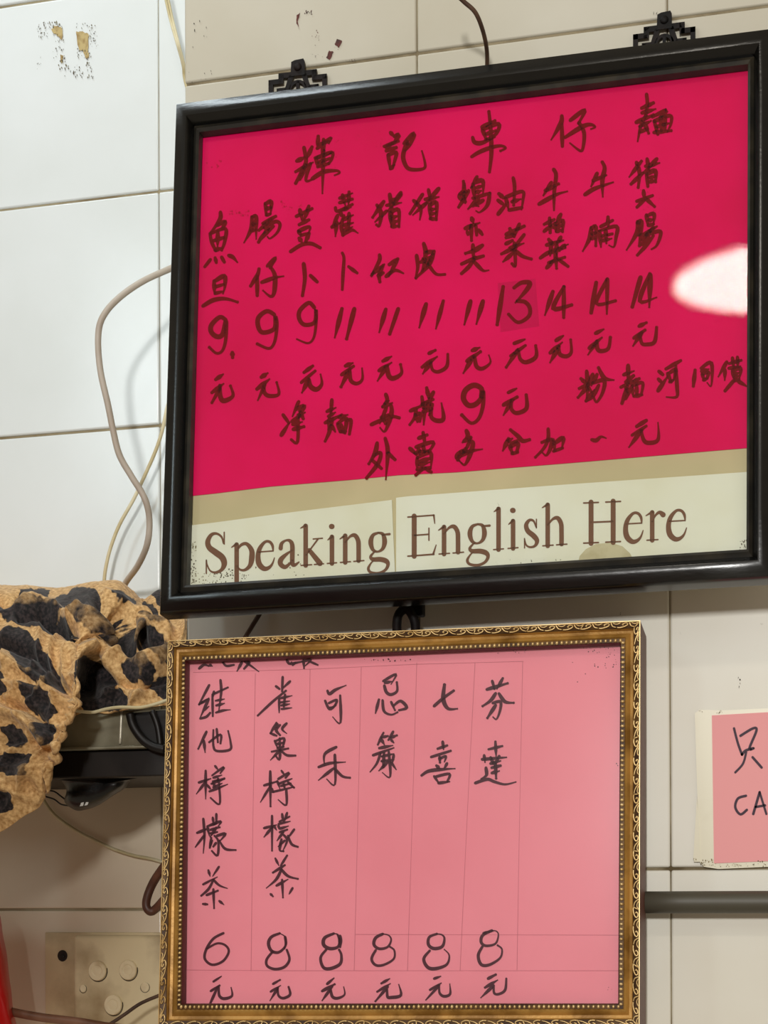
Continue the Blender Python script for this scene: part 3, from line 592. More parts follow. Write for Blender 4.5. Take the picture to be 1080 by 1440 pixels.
# fretwork hangers nailed to the tiles above the frame
def hanger(cx, top, s, dy):
    """stepped fretwork plate; local units = photo pixels about its centre line, plate stands on the tile face"""
    P = lambda x, y, h: at(cx+x*s, top+y*s-x*s*dy, -.0005-h)
    parts = []
    def bar(poly, h=.0028):
        n = len(poly); v = [P(x, y, h) for x, y in poly]+[P(x, y, 0) for x, y in poly]
        parts.append((v, [tuple(range(n)), tuple(range(2*n-1, n-1, -1))]+[(i, i+n, (i+1) % n+n, (i+1) % n) for i in range(n)]))
    for m_ in (-1, 1):
        X = lambda x: m_*x
        for pl in [[(41, 24), (41, 95), (34.5, 95), (34.5, 24)], [(41, 24), (41, 31), (22, 31), (22, 24)], [(27, 17), (27, 31), (20, 31), (20, 17)], [(27, 16), (27, 23), (9, 24), (9, 16)],
                   [(29.5, 37), (29.5, 90), (24, 90), (24, 37)], [(29.5, 37), (29.5, 43), (14, 43), (16, 37)], [(19, 42), (12, 20), (5, 20), (11, 42)],
                   [(24, 54), (24, 59), (3, 59), (3, 54)], [(12, 42), (12, 50), (8, 54), (8, 42)], [(20, 47), (20, 55), (15, 55), (15, 47)], [(29, 66), (29, 71), (2, 71), (2, 66)], [(13, 58), (13, 68), (8, 68), (8, 58)],
                   [(41, 90), (41, 95), (20, 95), (20, 90)]]:
            bar([(X(x), y) for x, y in pl])
    for a in range(10):                     # arch over the cross
        t0, t1 = PI*a/10, PI*(a+1)/10
        bar([(13*math.cos(t0), 42-14*math.sin(t0)), (13*math.cos(t1), 42-14*math.sin(t1)), (9*math.cos(t1), 42-9.5*math.sin(t1)), (9*math.cos(t0), 42-9.5*math.sin(t0))])
    bar([(-2.2, 30), (2.2, 30), (2.2, 40), (-2.2, 40)]); bar([(-10, 50), (10, 50), (10, 53), (-10, 53)]); bar([(-1.5, 50), (1.5, 50), (1.5, 66), (-1.5, 66)])
    bar([(-9, 2), (-4, 0), (8, -1), (10, 3), (10, 22), (-10, 22)] , .0034)
    v, f = merge(parts); o = fix(from_data('hanger_bracket', v, f, M['iron'], rm))
    bm = bmesh.new(); bmesh.ops.create_uvsphere(bm, u_segments=12, v_segments=6, radius=.0026)
    for q in bm.verts: q.co.y *= .5; q.co += P(0, 10, .0036)
    sb = from_bm('nail_head', bm, M['iron'], None, True); sub(sb, o)
hanger(418.5, 84, 1.0, .115); hanger(934, 17, 1.07, .13)

# ---- pink drinks menu in the gilt frame
S2 = Sheet((-.37841*1.0-0.0, -.040, .14900), .0647, .0049, .012)
S2.O = at(265, 932, -.041)
in2 = [(265, 932), (873, 907), (870, 1411), (260, 1411)]; out2 = [(243, 905), (902, 877), (901, 1444), (229, 1447)]
gm = empty('framed_menu', S2(570, 1440)); tag(gm, 'smaller gilt-framed pale pink drinks menu hung directly below the black frame', 'sign')
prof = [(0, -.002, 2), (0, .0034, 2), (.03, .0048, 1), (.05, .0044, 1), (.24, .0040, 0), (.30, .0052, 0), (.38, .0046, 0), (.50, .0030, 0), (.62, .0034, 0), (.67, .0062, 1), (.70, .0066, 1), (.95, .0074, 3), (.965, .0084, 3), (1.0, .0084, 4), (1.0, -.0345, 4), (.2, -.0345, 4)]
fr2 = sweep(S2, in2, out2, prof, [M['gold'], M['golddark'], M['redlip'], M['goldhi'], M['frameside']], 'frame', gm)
# beading and scroll relief follow each rail
def rail(c):
    I = [S2(x, y) for x, y in in2]; O = [S2(x, y) for x, y in out2]
    a, b, a2, b2 = I[c], I[(c+1) % 4], O[c], O[(c+1) % 4]
    return lambda t, s, h: a.lerp(b, t).lerp(a2.lerp(b2, t), s)+S2.N*h
beads, scroll = [], []
bm = bmesh.new(); bmesh.ops.create_icosphere(bm, subdivisions=1, radius=1); IV = [v.co.copy() for v in bm.verts]; IF = [tuple(v.index for v in q.verts) for q in bm.faces]; bm.free()
random.seed(31)
for c in range(4):
    R = rail(c); Ln = (R(1, 0, 0)-R(0, 0, 0)).length; nb = int(Ln/.0028)
    ax = (R(1, .1, 0)-R(0, .1, 0)).normalized(); cr = (R(.5, 1, 0)-R(.5, 0, 0)).normalized()
    for i in range(nb):
        p = R((i+.5)/nb, .14, .0046); ra = random.uniform(.85, 1.1)
        beads.append(([p+ax*q.x*.0010*ra+cr*q.y*.0013*ra+S2.N*q.z*.0011 for q in IV], IF))
    ns = int(Ln/.0098)
    for i in range(ns):
        def T(u, vv, hh=.0078):
            return R((i+u)/ns, .70+vv*.25, hh)
        if (R(.5, 1, 0)-R(.5, 0, 0)).length < .006: pass
        flip = i % 2
        F = (lambda u, vv: T(1-u, vv)) if flip and False else T
        sp = [(.05, .05), (.22, .02), (.42, .2), (.5, .5), (.42, .8), (.27, .85), (.2, .6), (.3, .45)]
        scroll.append(tube_data([F(*q) for q in sp], .00042, 5, 3))
        scroll.append(tube_data([F(*q) for q in [(.5, .95), (.62, .6), (.78, .25), (1.0, .08)]], .00050, 5, 3, lambda t: 1.1-.6*t))
        scroll.append(tube_data([F(*q) for q in [(.6, .95), (.75, .75), (.9, .7), (1.02, .95)]], .00034, 5, 3))
        if i % 3 == 0: scroll.append(tube_data([F(.03, 0), F(.03, 1)], .00040, 5, 1))
v, f = merge(beads); o = fix(from_data('beading', v, f, M['goldhi'], gm, True)); o['kind'] = 'stuff'
v, f = merge(scroll); o = fix(from_data('scroll_relief', v, f, M['goldhi'], gm, True)); o['kind'] = 'stuff'
slab(S2, [(255, 924), (884, 897), (882, 1420), (250, 1421)], -.0050, -.0036, M['board'], 'backing_board', gm)
pk = slab(S2, [(257, 926), (882, 899), (880, 1418), (252, 1419)], -.0036, -.0030, M['pink'], 'menu_sheet', gm)
characters(PINK, lambda x, y: S2(x, y, -.0027), M['pinkink'], pk, 1.45)
parts = []
for a, b in [((359, 947), (353, 1365)), ((436, 941), (430, 1365)), ((508, 938), (498, 1365)), ((586, 932), (573, 1365)), ((668, 932), (647, 1365)), ((735, 931), (727, 1364)),
             ((272, 945.5), (436, 941)), ((436, 941), (586, 934)), ((586, 934), (736, 930)), ((262, 1364), (400, 1365)), ((400, 1365), (872, 1365)), ((500, 1314), (872, 1315))]:
    parts.append(ribbon([a+(.8,), ((a[0]+b[0])/2+random.uniform(-.6, .6), (a[1]+b[1])/2, .55), b+(.8,)], 1, lambda x, y: S2(x, y, -.0028), False, 4))
v, f = merge(parts); o = from_data('pencil_lines', v, f, M['pencil']); sub(o, pk); o['kind'] = 'stuff'
S_cur = S2
specks(pk, [(700, 911, 740, 919, 16, 1.0), (820, 908, 845, 918, 14, 1.2), (850, 910, 868, 940, 26, 1.0), (836, 934, 842, 940, 3, 1.5), (500, 926, 580, 930, 14, 1.6), (800, 925, 830, 960, 3, 1), (866, 1070, 872, 1080, 2, 1.5), (850, 1386, 870, 1392, 3, 1)], -.0028, M['pinkink'], 33, 'ink_specks')
fix(prism([S2(x, y, .0002) for x, y in [(258, 925), (880, 900), (878, 1418), (253, 1419)]], -S2.N*.0018, M['glassp'], 'glass', gm))
Y2 = -.020
fix(from_bm('nail', box_bm(at(583, 866, Y2)+Vector((-.003, -.001, 0)), at(592, 846, Y2)+Vector((.001, .008, 0)), .001), M['iron'], gm))
fix(tube('hanging_loop', [at(559, 900, Y2), at(558, 880, Y2-.002), at(560, 866, Y2-.003), at(566, 858, Y2-.003), at(573, 857, Y2-.003), at(579, 864, Y2-.003), at(584, 878, Y2-.002), at(584, 900, Y2)], .0029, M['iron'], gm))

# ---- cropped pink notice in a plastic sleeve
no = empty('pink_notice', at(1080, 1215)); tag(no, 'pink paper notice in a yellowed plastic sleeve taped at right above the pipe', 'notice')
P0 = PW(0)
def wslab(poly, h0, h1, m, name, parent):
    return fix(prism([at(x, y, -h1) for x, y in poly], Vector((0, h1-h0, 0)), m, name, parent))
XR = 1310
wslab([(977, 1003), (984, 998), (1015, 999), (1080, 996), (XR, 984), (XR, 1222), (1080, 1219), (1010, 1222), (990, 1219), (984, 1212), (983, 1180), (980, 1100)], .0006, .0014, M['sleeve'], 'plastic_sleeve', no)
wslab([(980, 1120), (983, 1160), (985, 1212), (976, 1212), (975, 1206)], .0006, .0018, M['sleeve'], 'curled_edge', no)
npk = wslab([(1001, 1006), (1080, 1001.5), (XR-12, 990), (XR-12, 1210), (1080, 1211), (1004, 1214)], .0014, .0019, M['pink2'], 'paper', no)
characters(NOTICE, lambda x, y: at(x, y, -.0022), M['purple'], npk, 1.0, False)
S_cur = lambda x, y, h: at(x, y, -h)
gsp = specks(npk, [(985, 1208, 1004, 1217, 26, 1.2), (974, 1206, 979, 1212, 8, 1.2), (1004, 1214, 1080, 1219, 40, 1.0), (983, 998, 988, 1001, 5, .9), (1008, 998, 1016, 1003, 8, 1.1), (1066, 1210, 1075, 1213, 5, 1.5)], .0021, M['grime'], 41, 'tape_grime')

# ---------------------------------------------------------------- pipe, cables
p0, p1 = at(880, 1269, -.015), at(1080, 1268.5, -.015)
o = tube('pipe', [p0, p0.lerp(p1, 2.4)], .0066, M['pipe'], None, 24, 6); tag(o, 'dark grey horizontal pipe running right from behind the gilt frame', 'pipe')
def cable(name, pts, r, m, label, cat='cable', group=None):
    o = tube(name, [at(*p) for p in pts], r, M[m], None, 12, 8); tag(o, label, cat, group); return o
cable('cable', [(292, 350, .068), (268, 362, .068), (243, 376, .06), (200, 396, .045), (165, 421, .035), (144, 447, .03), (138, 475, .03), (141, 520, .03), (152, 570, .03), (159, 605, .03), (168, 640, .03), (185, 670, .03), (203, 700, .03), (210, 730, .035), (207, 765, .04), (194, 795, .06), (179, 816, .086), (173, 827, .098)], .0022, 'cable', 'thick grey cable looping down the left wall from the black frame to the cloth')
cable('cable', [(292, 440, .09), (262, 500, .098), (248, 535, .10), (236, 570, .10), (228, 606, .10), (218, 636, .10), (203, 670, .10), (189, 700, .10), (168, 738, .10), (155, 772, .10), (148, 803, .10), (146, 826, .103)], .0013, 'cream', 'thin cream wire crossing behind the thick grey cable on the left wall')
for i, dx in enumerate((0, 4.2)):
    cable('twin_wire', [(226+dx, -30, .09), (233+dx*.9, 0, .09), (240+dx*.8, 30, .09), (249+dx*.6, 62, .09), (257+dx*.5, 92, .10), (262, 122, .105), (292, 215, .10)], .0009, 'cream', ('left' if i == 0 else 'right')+' strand of the twin yellowed wire in the top recess beside the pillar edge', 'wire', None)
cable('cable', [(636, -30, -.06), (641, -10, -.055), (652, 2, -.05), (668, 17, -.045), (678, 40, -.035), (684, 66, -.022), (685, 90, -.012), (683, 120, -.006)], .0013, 'brown', 'brown curved wire dropping behind the top of the black frame')
cable('cable', [(376, 846, -.002), (366, 862, -.003), (353, 883, -.003), (338, 908, -.002)], .0015, 'brown', 'short slanting brown wire between the black frame and gilt frame', 'cable')
cable('cord', [(104, 999, -.022), (118, 1001, -.022), (132, 1001.5, -.022), (150, 997, -.022), (170, 994.5, -.022), (196, 995, -.022), (216, 991, -.02), (234, 985, -.018), (250, 978, -.012)], .0011, 'cream', 'thin white cord lying along the top edge of the steel tray', 'cord')
cable('cord', [(50, 1100, .11), (62, 1126, .112), (75, 1144, .113), (92, 1158, .113), (112, 1171, .113), (130, 1180, .113), (160, 1194, .113), (188, 1203, .113), (214, 1208, .113), (245, 1217, .113)], .0012, 'cream', 'thin cream cord sagging across the left wall below the tray', 'cord')
cable('wire', [(50, 1106, .095), (64, 1111, .095), (76, 1113, .095), (86, 1120, .09), (95, 1127, .085)], .0006, 'bag', 'upper thin black wire between the cloth hem and the black bag', 'wire')
cable('wire', [(50, 1114, .095), (64, 1120, .095), (76, 1124, .095), (86, 1131, .09), (97, 1133, .085)], .0006, 'bag', 'lower thin black wire between the cloth hem and the black bag', 'wire')
cable('tube', [(284, 1165, .05), (255, 1192, .05), (240, 1208, .05), (228, 1222, .052), (215, 1242, .055), (207, 1262, .055), (206, 1275, .055), (212, 1282, .055), (220, 1277, .055), (231, 1265, .05), (250, 1246, .048), (285, 1218, .05)], .0030, 'tube', 'brown rubber tube curling out from behind the gilt frame at left', 'tube')
cable('hose', [(-60, 1408, .05), (-20, 1415, .05), (0, 1419, .05), (26, 1425, .05), (60, 1431, .05), (110, 1437, .05), (160, 1445, .05), (230, 1452, .05)], .0031, 'hose', 'dirty brownish hose crossing the bottom left corner', 'hose')
cable('cable', [(140, 1448, .065), (158, 1438, .066), (176, 1426, .068), (198, 1411, .07), (226, 1399, .07), (250, 1390, .07), (290, 1378, .07)], .0013, 'brown', 'thin brown cable slanting across the cream junction box')

# ---------------------------------------------------------------- junction box
jb = empty('junction_box', at(150, 1440, REC)); tag(jb, 'grimy cream plastic junction box with round knockouts, low on the left wall', 'box')
a, b = at(63, 1311, REC-.004), at(240, 1480, REC-.004)
fix(from_bm('back_plate', box_bm((a.x, REC-.004, b.z), (b.x+.02, REC-.0004, a.z), .0008), M['plate'], jb, True))
a, b = at(102, 1315, REC-.016), at(250, 1500, REC-.016)
bm = box_bm((a.x, REC-.016, b.z), (b.x, REC-.0038, a.z), .0034, 4)
fix(from_bm('cover', bm, M['plate'], jb, True))
def disc(cx, cy, rx, ry, Y, h, m, name, parent, n=28):
    c = at(cx, cy, Y); ex = at(cx+rx, cy, Y)-c; ez = at(cx, cy-ry, Y)-c; V = []; prof = [(1, 0), (1, .7), (.93, 1), (.6, 1), (.5, .82), (.2, .9)]
    for s, t in prof:
        for k in range(n):
            an = 2*PI*k/n; V.append(c+ex*s*math.cos(an)+ez*s*math.sin(an)+Vector((0, -h*t, 0)))
    Fc = [(p*n+k, p*n+(k+1) % n, (p+1)*n+(k+1) % n, (p+1)*n+k) for p in range(len(prof)-1) for k in range(n)]+[tuple((len(prof)-1)*n+k for k in range(n))]
    return fix(from_data(name, V, Fc, m, parent))
def ringm(cx, cy, rx, ry, Y, m, name, parent, r=.0006, a0=0, a1=2*PI):
    pts = [at(cx+rx*math.cos(a0+(a1-a0)*k/16), cy+ry*math.sin(a0+(a1-a0)*k/16), Y) for k in range(17)]
    return fix(tube(name, pts, r, m, parent, 5, 2))
for (x, y, rx, ry, h) in [(138, 1365, 12.5, 14.2, .0022), (181, 1364, 12.2, 14.2, .0022), (160, 1413, 12.4, 14.4, .0022), (204, 1388, 6, 6.6, .0006), (117, 1390, 4.5, 5.2, .0006)]:
    d = disc(x, y, rx, ry, REC-.0159, h, M['knock'], 'knockout', jb)
    rg = ringm(x, y+.8, rx+.4, ry+.4, REC-.0161, M['dirt'], 'dirt_ring', jb, .00034 if rx > 8 else .0002, -.3 if rx > 8 else 0, PI*1.1 if rx > 8 else 2*PI); sub(rg, d); rg.matrix_parent_inverse = Matrix.Identity(4)
s = disc(88, 1344, 6.8, 8, REC-.004, .0006, M['dirt'], 'screw_recess', jb)
bm = bmesh.new(); bmesh.ops.create_uvsphere(bm, u_segments=10, v_segments=6, radius=.0014)
for q in bm.verts: q.co.y *= .6; q.co += at(89, 1345, REC-.0046)
sub(from_bm('screw', bm, M['darkmetal'], None, True), s)

# ---------------------------------------------------------------- tray, bag, red bag
tr = empty('steel_tray', at(150, 1052, 0)); tag(tr, 'dull steel shelf tray under the leopard cloth beside the gilt frame', 'tray')
def zat(y, Y): return at(150, y, Y).z
XL, XRr = -.66, at(262, 1020, .0).x-.006
zt, zb = zat(1000, -.0075), zat(1051, -.0075)
fix(from_bm('front_lip', box_bm((XL, -.0075, zb), (XRr, -.0055, zt), .0006), M['steel'], tr))
fix(from_bm('base', box_bm((XL, -.0055, zb), (XRr, REC-.002, zb+.002), .0004), M['steel'], tr))
fix(from_bm('bottom_rim', box_bm((XL, -.0105, zb-.0016), (XRr, -.0053, zb+.0006), .0006), M['steel'], tr, True))
fix(tube('highlight_seam', [at(171, 1000, -.0080), at(170, 1025, -.0080), at(169, 1046, -.0080)], .0009, M['bright'], tr, 8, 2))  # vertical glint on the lip, built as a pale strip
fix(from_bm('rail', box_bm((-.545, -.004, zat(1093, -.004)), (XRr, .10, zb-.0016), .001), M['darkmetal'], tr))
hook = fix(tube('handle', [at(183, 1004, -.010), at(188, 1022, -.011), at(201, 1040, -.011), at(216, 1050, -.011), at(232, 1054, -.011)], .0030, M['darkmetal'], tr, 10, 5))
fix(tube('handle', [at(214, 1000, -.010), at(222, 1022, -.010), at(226, 1050, -.010)], .0022, M['darkmetal'], tr, 10, 4))
fix(from_data('handle_plate', *merge([([at(185, 1003, -.0082), at(236, 998, -.0082), at(234, 1052, -.0082), at(214, 1050, -.0082), at(200, 1040, -.0082), at(188, 1022, -.0082)], [(0, 1, 2, 3, 4, 5)])]), M['darkmetal'], tr))

def inflate(poly, Y, depth, m, name, n=10, wob=.0):
    """a full, rounded bag from an outline standing at depth Y"""
    pl = catmull([(x, y) for x, y in poly]+[poly[0]], 5)[:-1]; K = len(pl)
    cx = sum(p[0] for p in pl)/K; cy = sum(p[1] for p in pl)/K; V, Fc = [], []
    rows = []
    for sgn in (-1, 1):
        for i in range(n+1):
            t = i/n; s = math.cos(t*PI/2)**.7 if t < 1 else .02; h = math.sin(t*PI/2)
            if sgn > 0 and i == 0: continue
            for k, (x, y) in enumerate(pl):
                q = at(cx+(x-cx)*s, cy+(y-cy)*s, Y+sgn*depth*h)
                q += Vector((0, wob*noise.noise(q*45), 0)); V.append(q)
            rows.append((sgn, i, len(V)-K))
    a = [r[2] for r in rows if r[0] < 0]; b = [a[0]]+[r[2] for r in rows if r[0] > 0]
    for seq, rev in ((a, 0), (b, 1)):
        for p, q in zip(seq, seq[1:]):
            for k in range(K):
                k2 = (k+1) % K; fc = (p+k, p+k2, q+k2, q+k); Fc.append(fc[::-1] if rev else fc)
        fc = tuple(seq[-1]+k for k in range(K)); Fc.append(fc)
    return from_data(name, V, Fc, m, None, True)
bag = inflate([(66, 1085), (90, 1080), (130, 1078), (180, 1078), (240, 1076), (262, 1080), (240, 1087), (205, 1091), (186, 1096), (176, 1108), (160, 1119), (142, 1131), (125, 1137), (108, 1140), (96, 1135), (89, 1126), (92, 1112), (88, 1101), (78, 1096), (62, 1095)], .035, .028, M['bag'], 'plastic_bag', 9, .006)
tag(bag, 'black plastic bag bulging below the steel tray', 'bag')
tg = from_data('tag', [at(112, 1134, -.004), at(114, 1129, -.004), at(118, 1128, -.004), at(117, 1133, -.004), at(118.5, 1133, -.004), at(121, 1128, -.004), at(124.5, 1128, -.004), at(123, 1132, -.004)], [(0, 1, 2, 3), (4, 5, 6, 7)], M['label']); sub(tg, bag)
rb = inflate([(-70, 1262), (-30, 1262), (-6, 1275), (0, 1287), (3, 1312), (8, 1345), (12, 1380), (17, 1410), (22, 1440), (28, 1500), (-20, 1520), (-80, 1500)], .06, .03, M['redbag'], 'red_bag', 8, .004)
tag(rb, 'bright red plastic bag at the far left edge beside the junction box', 'bag')

# ---------------------------------------------------------------- leopard-print cloth draped over the tray
COLS = [  # per column: (x, y, depth) from behind the crest down to the hem
 [(-130, 850, .112), (-130, 834, .075), (-135, 856, .035), (-140, 900, .00), (-145, 985, -.02), (-150, 1090, -.030), (-152, 1180, -.026)],
 [(-45, 838, .112), (-45, 820, .075), (-50, 845, .035), (-52, 890, .00), (-55, 980, -.03), (-58, 1090, -.045), (-62, 1196, -.040)],
 [(0, 838, .112), (0, 822, .075), (0, 838, .035), (0, 875, .00), (0, 960, -.035), (0, 1070, -.052), (0, 1170, -.045)],
 [(50, 842, .112), (50, 824, .078), (48, 842, .038), (45, 875, .00), (44, 950, -.038), (36, 1050, -.055), (32, 1149, -.045)],
 [(90, 844, .112), (90, 826, .08), (88, 842, .04), (84, 872, .005), (90, 936, -.035), (86, 1015, -.055), (60, 1128, -.042)],
 [(130, 838, .112), (130, 818, .07), (127, 838, .035), (116, 872, .00), (108, 930, -.040), (102, 985, -.060), (63, 1080, -.05)],
 [(165, 836, .112), (165, 816, .07), (160, 840, .04), (148, 876, .012), (124, 930, .000), (112, 975, .010), (68, 1035, -.01)],
 [(188, 850, .112), (188, 831, .08), (184, 852, .05), (176, 882, .030), (158, 925, -.002), (146, 965, -.012), (112, 1004, -.008)],
 [(203, 858, .112), (203, 843, .085), (201, 860, .06), (197, 888, .048), (190, 925, .006), (182, 962, -.012), (152, 1001, -.012)],
 [(228, 846, .112), (227, 829, .09), (226, 850, .07), (224, 884, .035), (220, 924, .006), (216, 960, -.008), (196, 996, -.012)],
 [(266, 862, .112), (266, 845, .095), (264, 862, .08), (263, 885, .045), (262, 920, .025), (262, 955, .015), (262, 988, .004)]]
NU, NV = 260, 270
rowsW = [[at(*p) for p in c] for c in COLS]
cols2 = [catmull([tuple(p) for p in c], 30) for c in rowsW]              # each column densified
ln = len(cols2[0]); V = []
for j in range(NV):
    v_ = j/(NV-1)*(ln-1); a = int(min(v_, ln-2)); t = v_-a
    ctrl = [tuple(c[a][k]+(c[a+1][k]-c[a][k])*t for k in range(3)) for c in cols2]
    dn = catmull(ctrl, 26); m_ = len(dn)
    for i in range(NU):
        u_ = i/(NU-1)*(m_-1); b_ = int(min(u_, m_-2)); s_ = u_-b_
        V.append(Vector([dn[b_][k]+(dn[b_+1][k]-dn[b_][k])*s_ for k in range(3)]))
def nrm(i, j):
    g = lambda a, b: V[min(max(b, 0), NV-1)*NU+min(max(a, 0), NU-1)]
    n_ = (g(i+2, j)-g(i-2, j)).cross(g(i, j+2)-g(i, j-2)); 
    if n_.length < 1e-12: return Vector((0, -1, 0))
    n_.normalize(); return n_ if n_.y < 0 else (n_ if n_.z > 0 and abs(n_.y) < .2 else -n_)
# crease lines traced over the heap: (points, depth m, half-width px)
CR = [([(60, 862), (100, 888), (128, 915), (140, 950)], -.008, 9), ([(35, 855), (80, 862), (118, 890), (150, 935), (165, 960)], .005, 8), ([(0, 905), (40, 915), (75, 945), (95, 985)], -.005, 6),
      ([(0, 930), (50, 952), (90, 985)], .004, 6), ([(0, 985), (40, 1000), (70, 1025)], -.006, 5), ([(0, 1000), (35, 1012), (60, 1040)], .006, 6), ([(0, 1035), (40, 1045), (70, 1065)], -.006, 7),
      ([(168, 860), (178, 890), (182, 915)], -.010, 7), ([(190, 862), (186, 890), (190, 912)], .006, 5), ([(140, 850), (165, 880), (185, 925), (215, 915)], -.006, 8), ([(120, 880), (160, 925), (200, 935), (240, 925)], .006, 9),
      ([(205, 862), (215, 872), (232, 876)], -.007, 4), ([(185, 905), (205, 878), (235, 886)], .007, 8), ([(195, 908), (225, 900), (245, 905)], -.006, 4), ([(140, 940), (160, 965), (150, 995)], -.006, 10),
      ([(0, 842), (15, 846), (28, 842)], -.006, 5), ([(0, 865), (45, 850), (80, 858)], .003, 5), ([(25, 870), (60, 866), (95, 885)], -.003, 3), ([(105, 860), (130, 885), (150, 920)], .004, 5), ([(150, 835), (175, 850), (195, 880)], .003, 6),
      ([(0, 1100), (40, 1085), (60, 1110)], .004, 10), ([(195, 860), (202, 885), (200, 900)], -.004, 5), ([(160, 955), (200, 965), (240, 955)], -.004, 6)]
CRS = [([q for q in catmull(p, 4)], d, w_) for p, d, w_ in CR]
NRM = [nrm(i, j) for j in range(NV) for i in range(NU)]
PX = [seen(p) for p in V]
out = []; FOLD_RIDGE = []; random.seed(5)
for idx, p in enumerate(V):
    j = idx//NU; x, y = PX[idx]; d = 0; edge = min(1, j/25.)
    for pts, dd, w_ in CRS:
        if not (pts[0][0]-60 < x < pts[-1][0]+60 or pts[-1][0]-60 < x < pts[0][0]+60): continue
        m2 = 1e9
        for a, b in zip(pts, pts[1:]):
            ex, ey = b[0]-a[0], b[1]-a[1]; t = max(0, min(1, ((x-a[0])*ex+(y-a[1])*ey)/(ex*ex+ey*ey+1e-9)))
            q = (x-a[0]-ex*t)**2+(y-a[1]-ey*t)**2
            if q < m2: m2 = q
        if m2 < 9*w_*w_: d += dd*math.exp(-m2/(1.2*w_*w_))
    # fine crumple, stretched along the drape
    q = Vector((p.x*60+p.z*35, p.y*30, p.z*26-p.x*18))
    row = idx//NU; far = min(1, max(0, (row-70)/60.)); far = far*far*(3-2*far)
    fine = .0040*noise.noise(q)*(.35+.65*far)+.0012*noise.noise(q*2.7)*(.3+.7*far)+.0003*noise.noise(q*6)
    # long soft gathers running down the drape (curving left with it)
    gx = x*.040+y*.018+1.6*noise.noise(Vector((x/70, y/70, 3)))
    rg = 1-abs(math.sin(gx*2.1)); gt = (.0075*rg**1.6-.0025)*(.35+.65*abs(noise.noise(Vector((x/45, y/60, 8)))*2))*far
    g2 = x*.02-y*.085+1.2*noise.noise(Vector((x/50, y/50, 13))); lo = max(0, min(1, (y-900)/60.))*max(0, min(1, (130-x)/40.))
    gt += (.0050*(1-abs(math.sin(g2)))**1.5-.0015)*lo
    fc_ = min(1, abs(NRM[idx].y)*1.6+max(0, NRM[idx].z)); hem = min(1, (NV-1-row)/28.); gt *= fc_*fc_*hem; fine *= (.4+.6*hem)*fc_; d *= .3+.7*hem
    FOLD_RIDGE.append(max(0, min(1, (d*1.6+gt+fine)/.006)))
    out.append(p+NRM[idx]*(d*1.6+gt+fine)*edge)
for idx, p in enumerate(out):
    if p.y > REC-.003: p.y = REC-.003
SPOTS = '''275,240 310,205 350,205 370,180 420,165 480,180 505,215 500,245 540,280 560,330 575,400 560,400 520,350 470,320 400,290 330,275 285,260
90,235 105,185 180,185 210,175 250,185 230,210 190,225 150,245 120,270 60,285 0,310 -60,300 -60,270 40,260
60,290 150,270 250,270 320,295 250,305 100,305 20,320
40,330 130,310 230,310 310,320 340,350 355,400 330,390 300,375 250,380 180,360 100,350
-40,430 0,410 50,385 90,370 140,400 190,450 230,500 260,560 285,660 250,665 190,640 120,600 100,540 60,500 0,450 -40,440
570,190 600,180 640,210 680,240 660,250 600,235 575,215
355,310 430,320 490,350 530,390 550,430 545,500 500,450 480,430 430,400 400,360
640,320 640,400 625,430 615,380
390,540 430,520 480,560 520,600 545,660 600,680 640,740 640,775 440,790 400,740 385,620
545,490 600,500 660,510 670,470 650,420 670,380 720,370 780,390 800,410 880,440 760,450 710,430 690,470 660,530 600,520
625,580 680,555 740,570 780,600 765,640 700,640 650,615
780,500 860,480 900,480 900,580 820,560 770,545
780,640 860,610 920,610 920,740 860,740 800,700
120,660 190,670 240,710 270,790 230,830 150,770 110,700
0,870 40,860 90,880 110,920 90,970 40,975 0,940
-60,1020 0,1010 60,1010 150,1020 130,1100 60,1110 0,1090 -60,1090
190,840 270,870 260,940 190,970 170,920
-60,590 0,590 20,620 20,680 0,690 -60,700
-30,1200 50,1210 60,1290 0,1300 -40,1290
725,250 770,250 790,300 750,310
760,190 815,165 840,170 840,250 815,240
780,340 820,345 850,375 820,380 790,360
560,400 580,470 640,500 600,520 560,490 540,450
-200,560 -90,520 -80,640 -180,680
-420,300 -330,260 -260,330 -300,400 -400,380
-520,520 -400,480 -330,560 -380,660 -500,640
-560,900 -430,860 -330,960 -420,1050 -540,1010
-460,1180 -340,1160 -300,1260 -400,1330
-300,760 -220,730 -180,820 -250,850
-180,860 -60,880 -90,960 -190,950'''
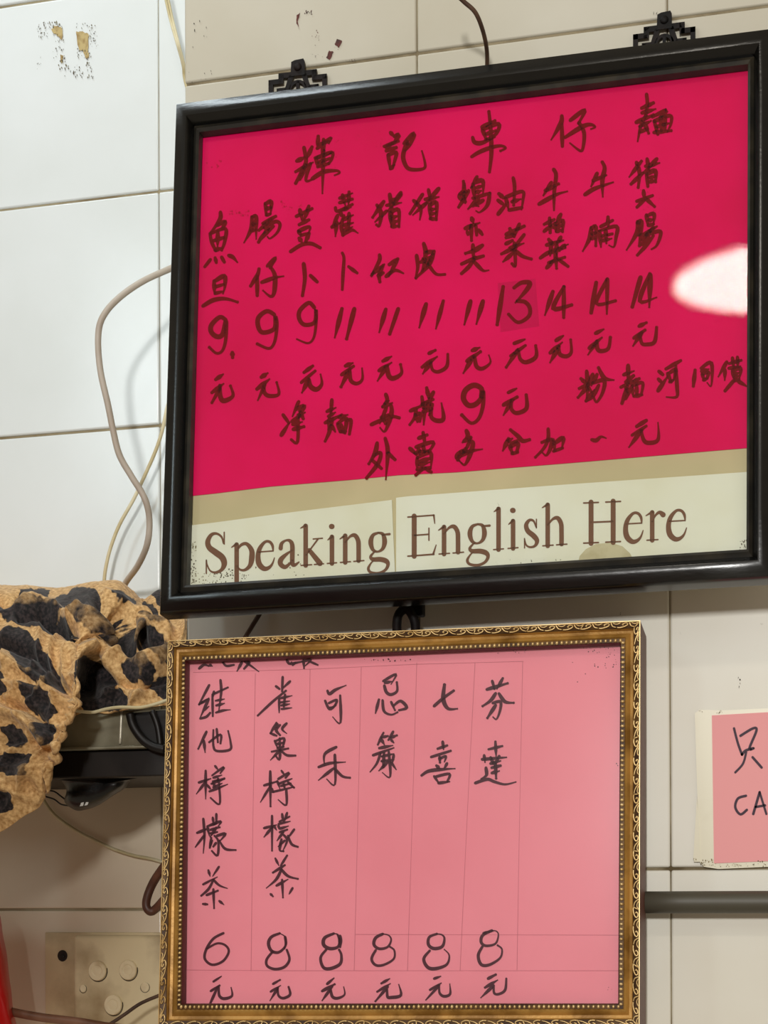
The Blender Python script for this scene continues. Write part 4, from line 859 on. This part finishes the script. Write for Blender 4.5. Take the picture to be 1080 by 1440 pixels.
polys = [[(float(a)/3.6, 780+float(b)/3.6) for a, b in (q.split(',') for q in l.split())] for l in SPOTS.splitlines()]
boxes = [(min(p[0] for p in q)-3, min(p[1] for p in q)-3, max(p[0] for p in q)+3, max(p[1] for p in q)+3) for q in polys]
def inside(x, y, pl):
    r = False; j = len(pl)-1
    for i in range(len(pl)):
        if (pl[i][1] > y) != (pl[j][1] > y) and x < (pl[j][0]-pl[i][0])*(y-pl[i][1])/(pl[j][1]-pl[i][1])+pl[i][0]: r = not r
        j = i
    return r
def sd(x, y):
    best = 0.
    for pl, b in zip(polys, boxes):
        if b[0]-3 < x < b[2]+3 and b[1]-3 < y < b[3]+3:
            m2 = 1e9
            for i in range(len(pl)):
                a, c = pl[i], pl[i-1]; ex, ey = c[0]-a[0], c[1]-a[1]; t = max(0, min(1, ((x-a[0])*ex+(y-a[1])*ey)/(ex*ex+ey*ey+1e-9)))
                m2 = min(m2, (x-a[0]-ex*t)**2+(y-a[1]-ey*t)**2)
            m2 = math.sqrt(m2); best = max(best, .80+(m2 if inside(x, y, pl) else -m2)/7)
    return max(0, min(1, best))
Fc = [(j*NU+i, j*NU+i+1, (j+1)*NU+i+1, (j+1)*NU+i) for j in range(NV-1) for i in range(NU-1)]
cl = from_data('cloth', out, Fc, M['cloth'], None, True)
at_ = cl.data.attributes.new('print', 'FLOAT', 'POINT')
for i, p in enumerate(out):
    x, y = seen(V[i]); q = Vector((x/9, y/9, 0)); x += 3.2*noise.noise(q)+1.5*noise.noise(q*2.6); y += 3.2*noise.noise(q+Vector((9, 4, 0)))+1.5*noise.noise(q*2.6+Vector((5, 1, 0)))
    at_.data[i].value = sd(x, y) if i//NU > 16 else 0
aw = cl.data.attributes.new('fold_ridge', 'FLOAT', 'POINT'); aw.data.foreach_set('value', FOLD_RIDGE)
so = cl.modifiers.new('thickness', 'SOLIDIFY'); so.thickness = .0012; so.offset = 1
tag(cl, 'crumpled leopard-print cloth heaped over the steel tray at left', 'cloth')
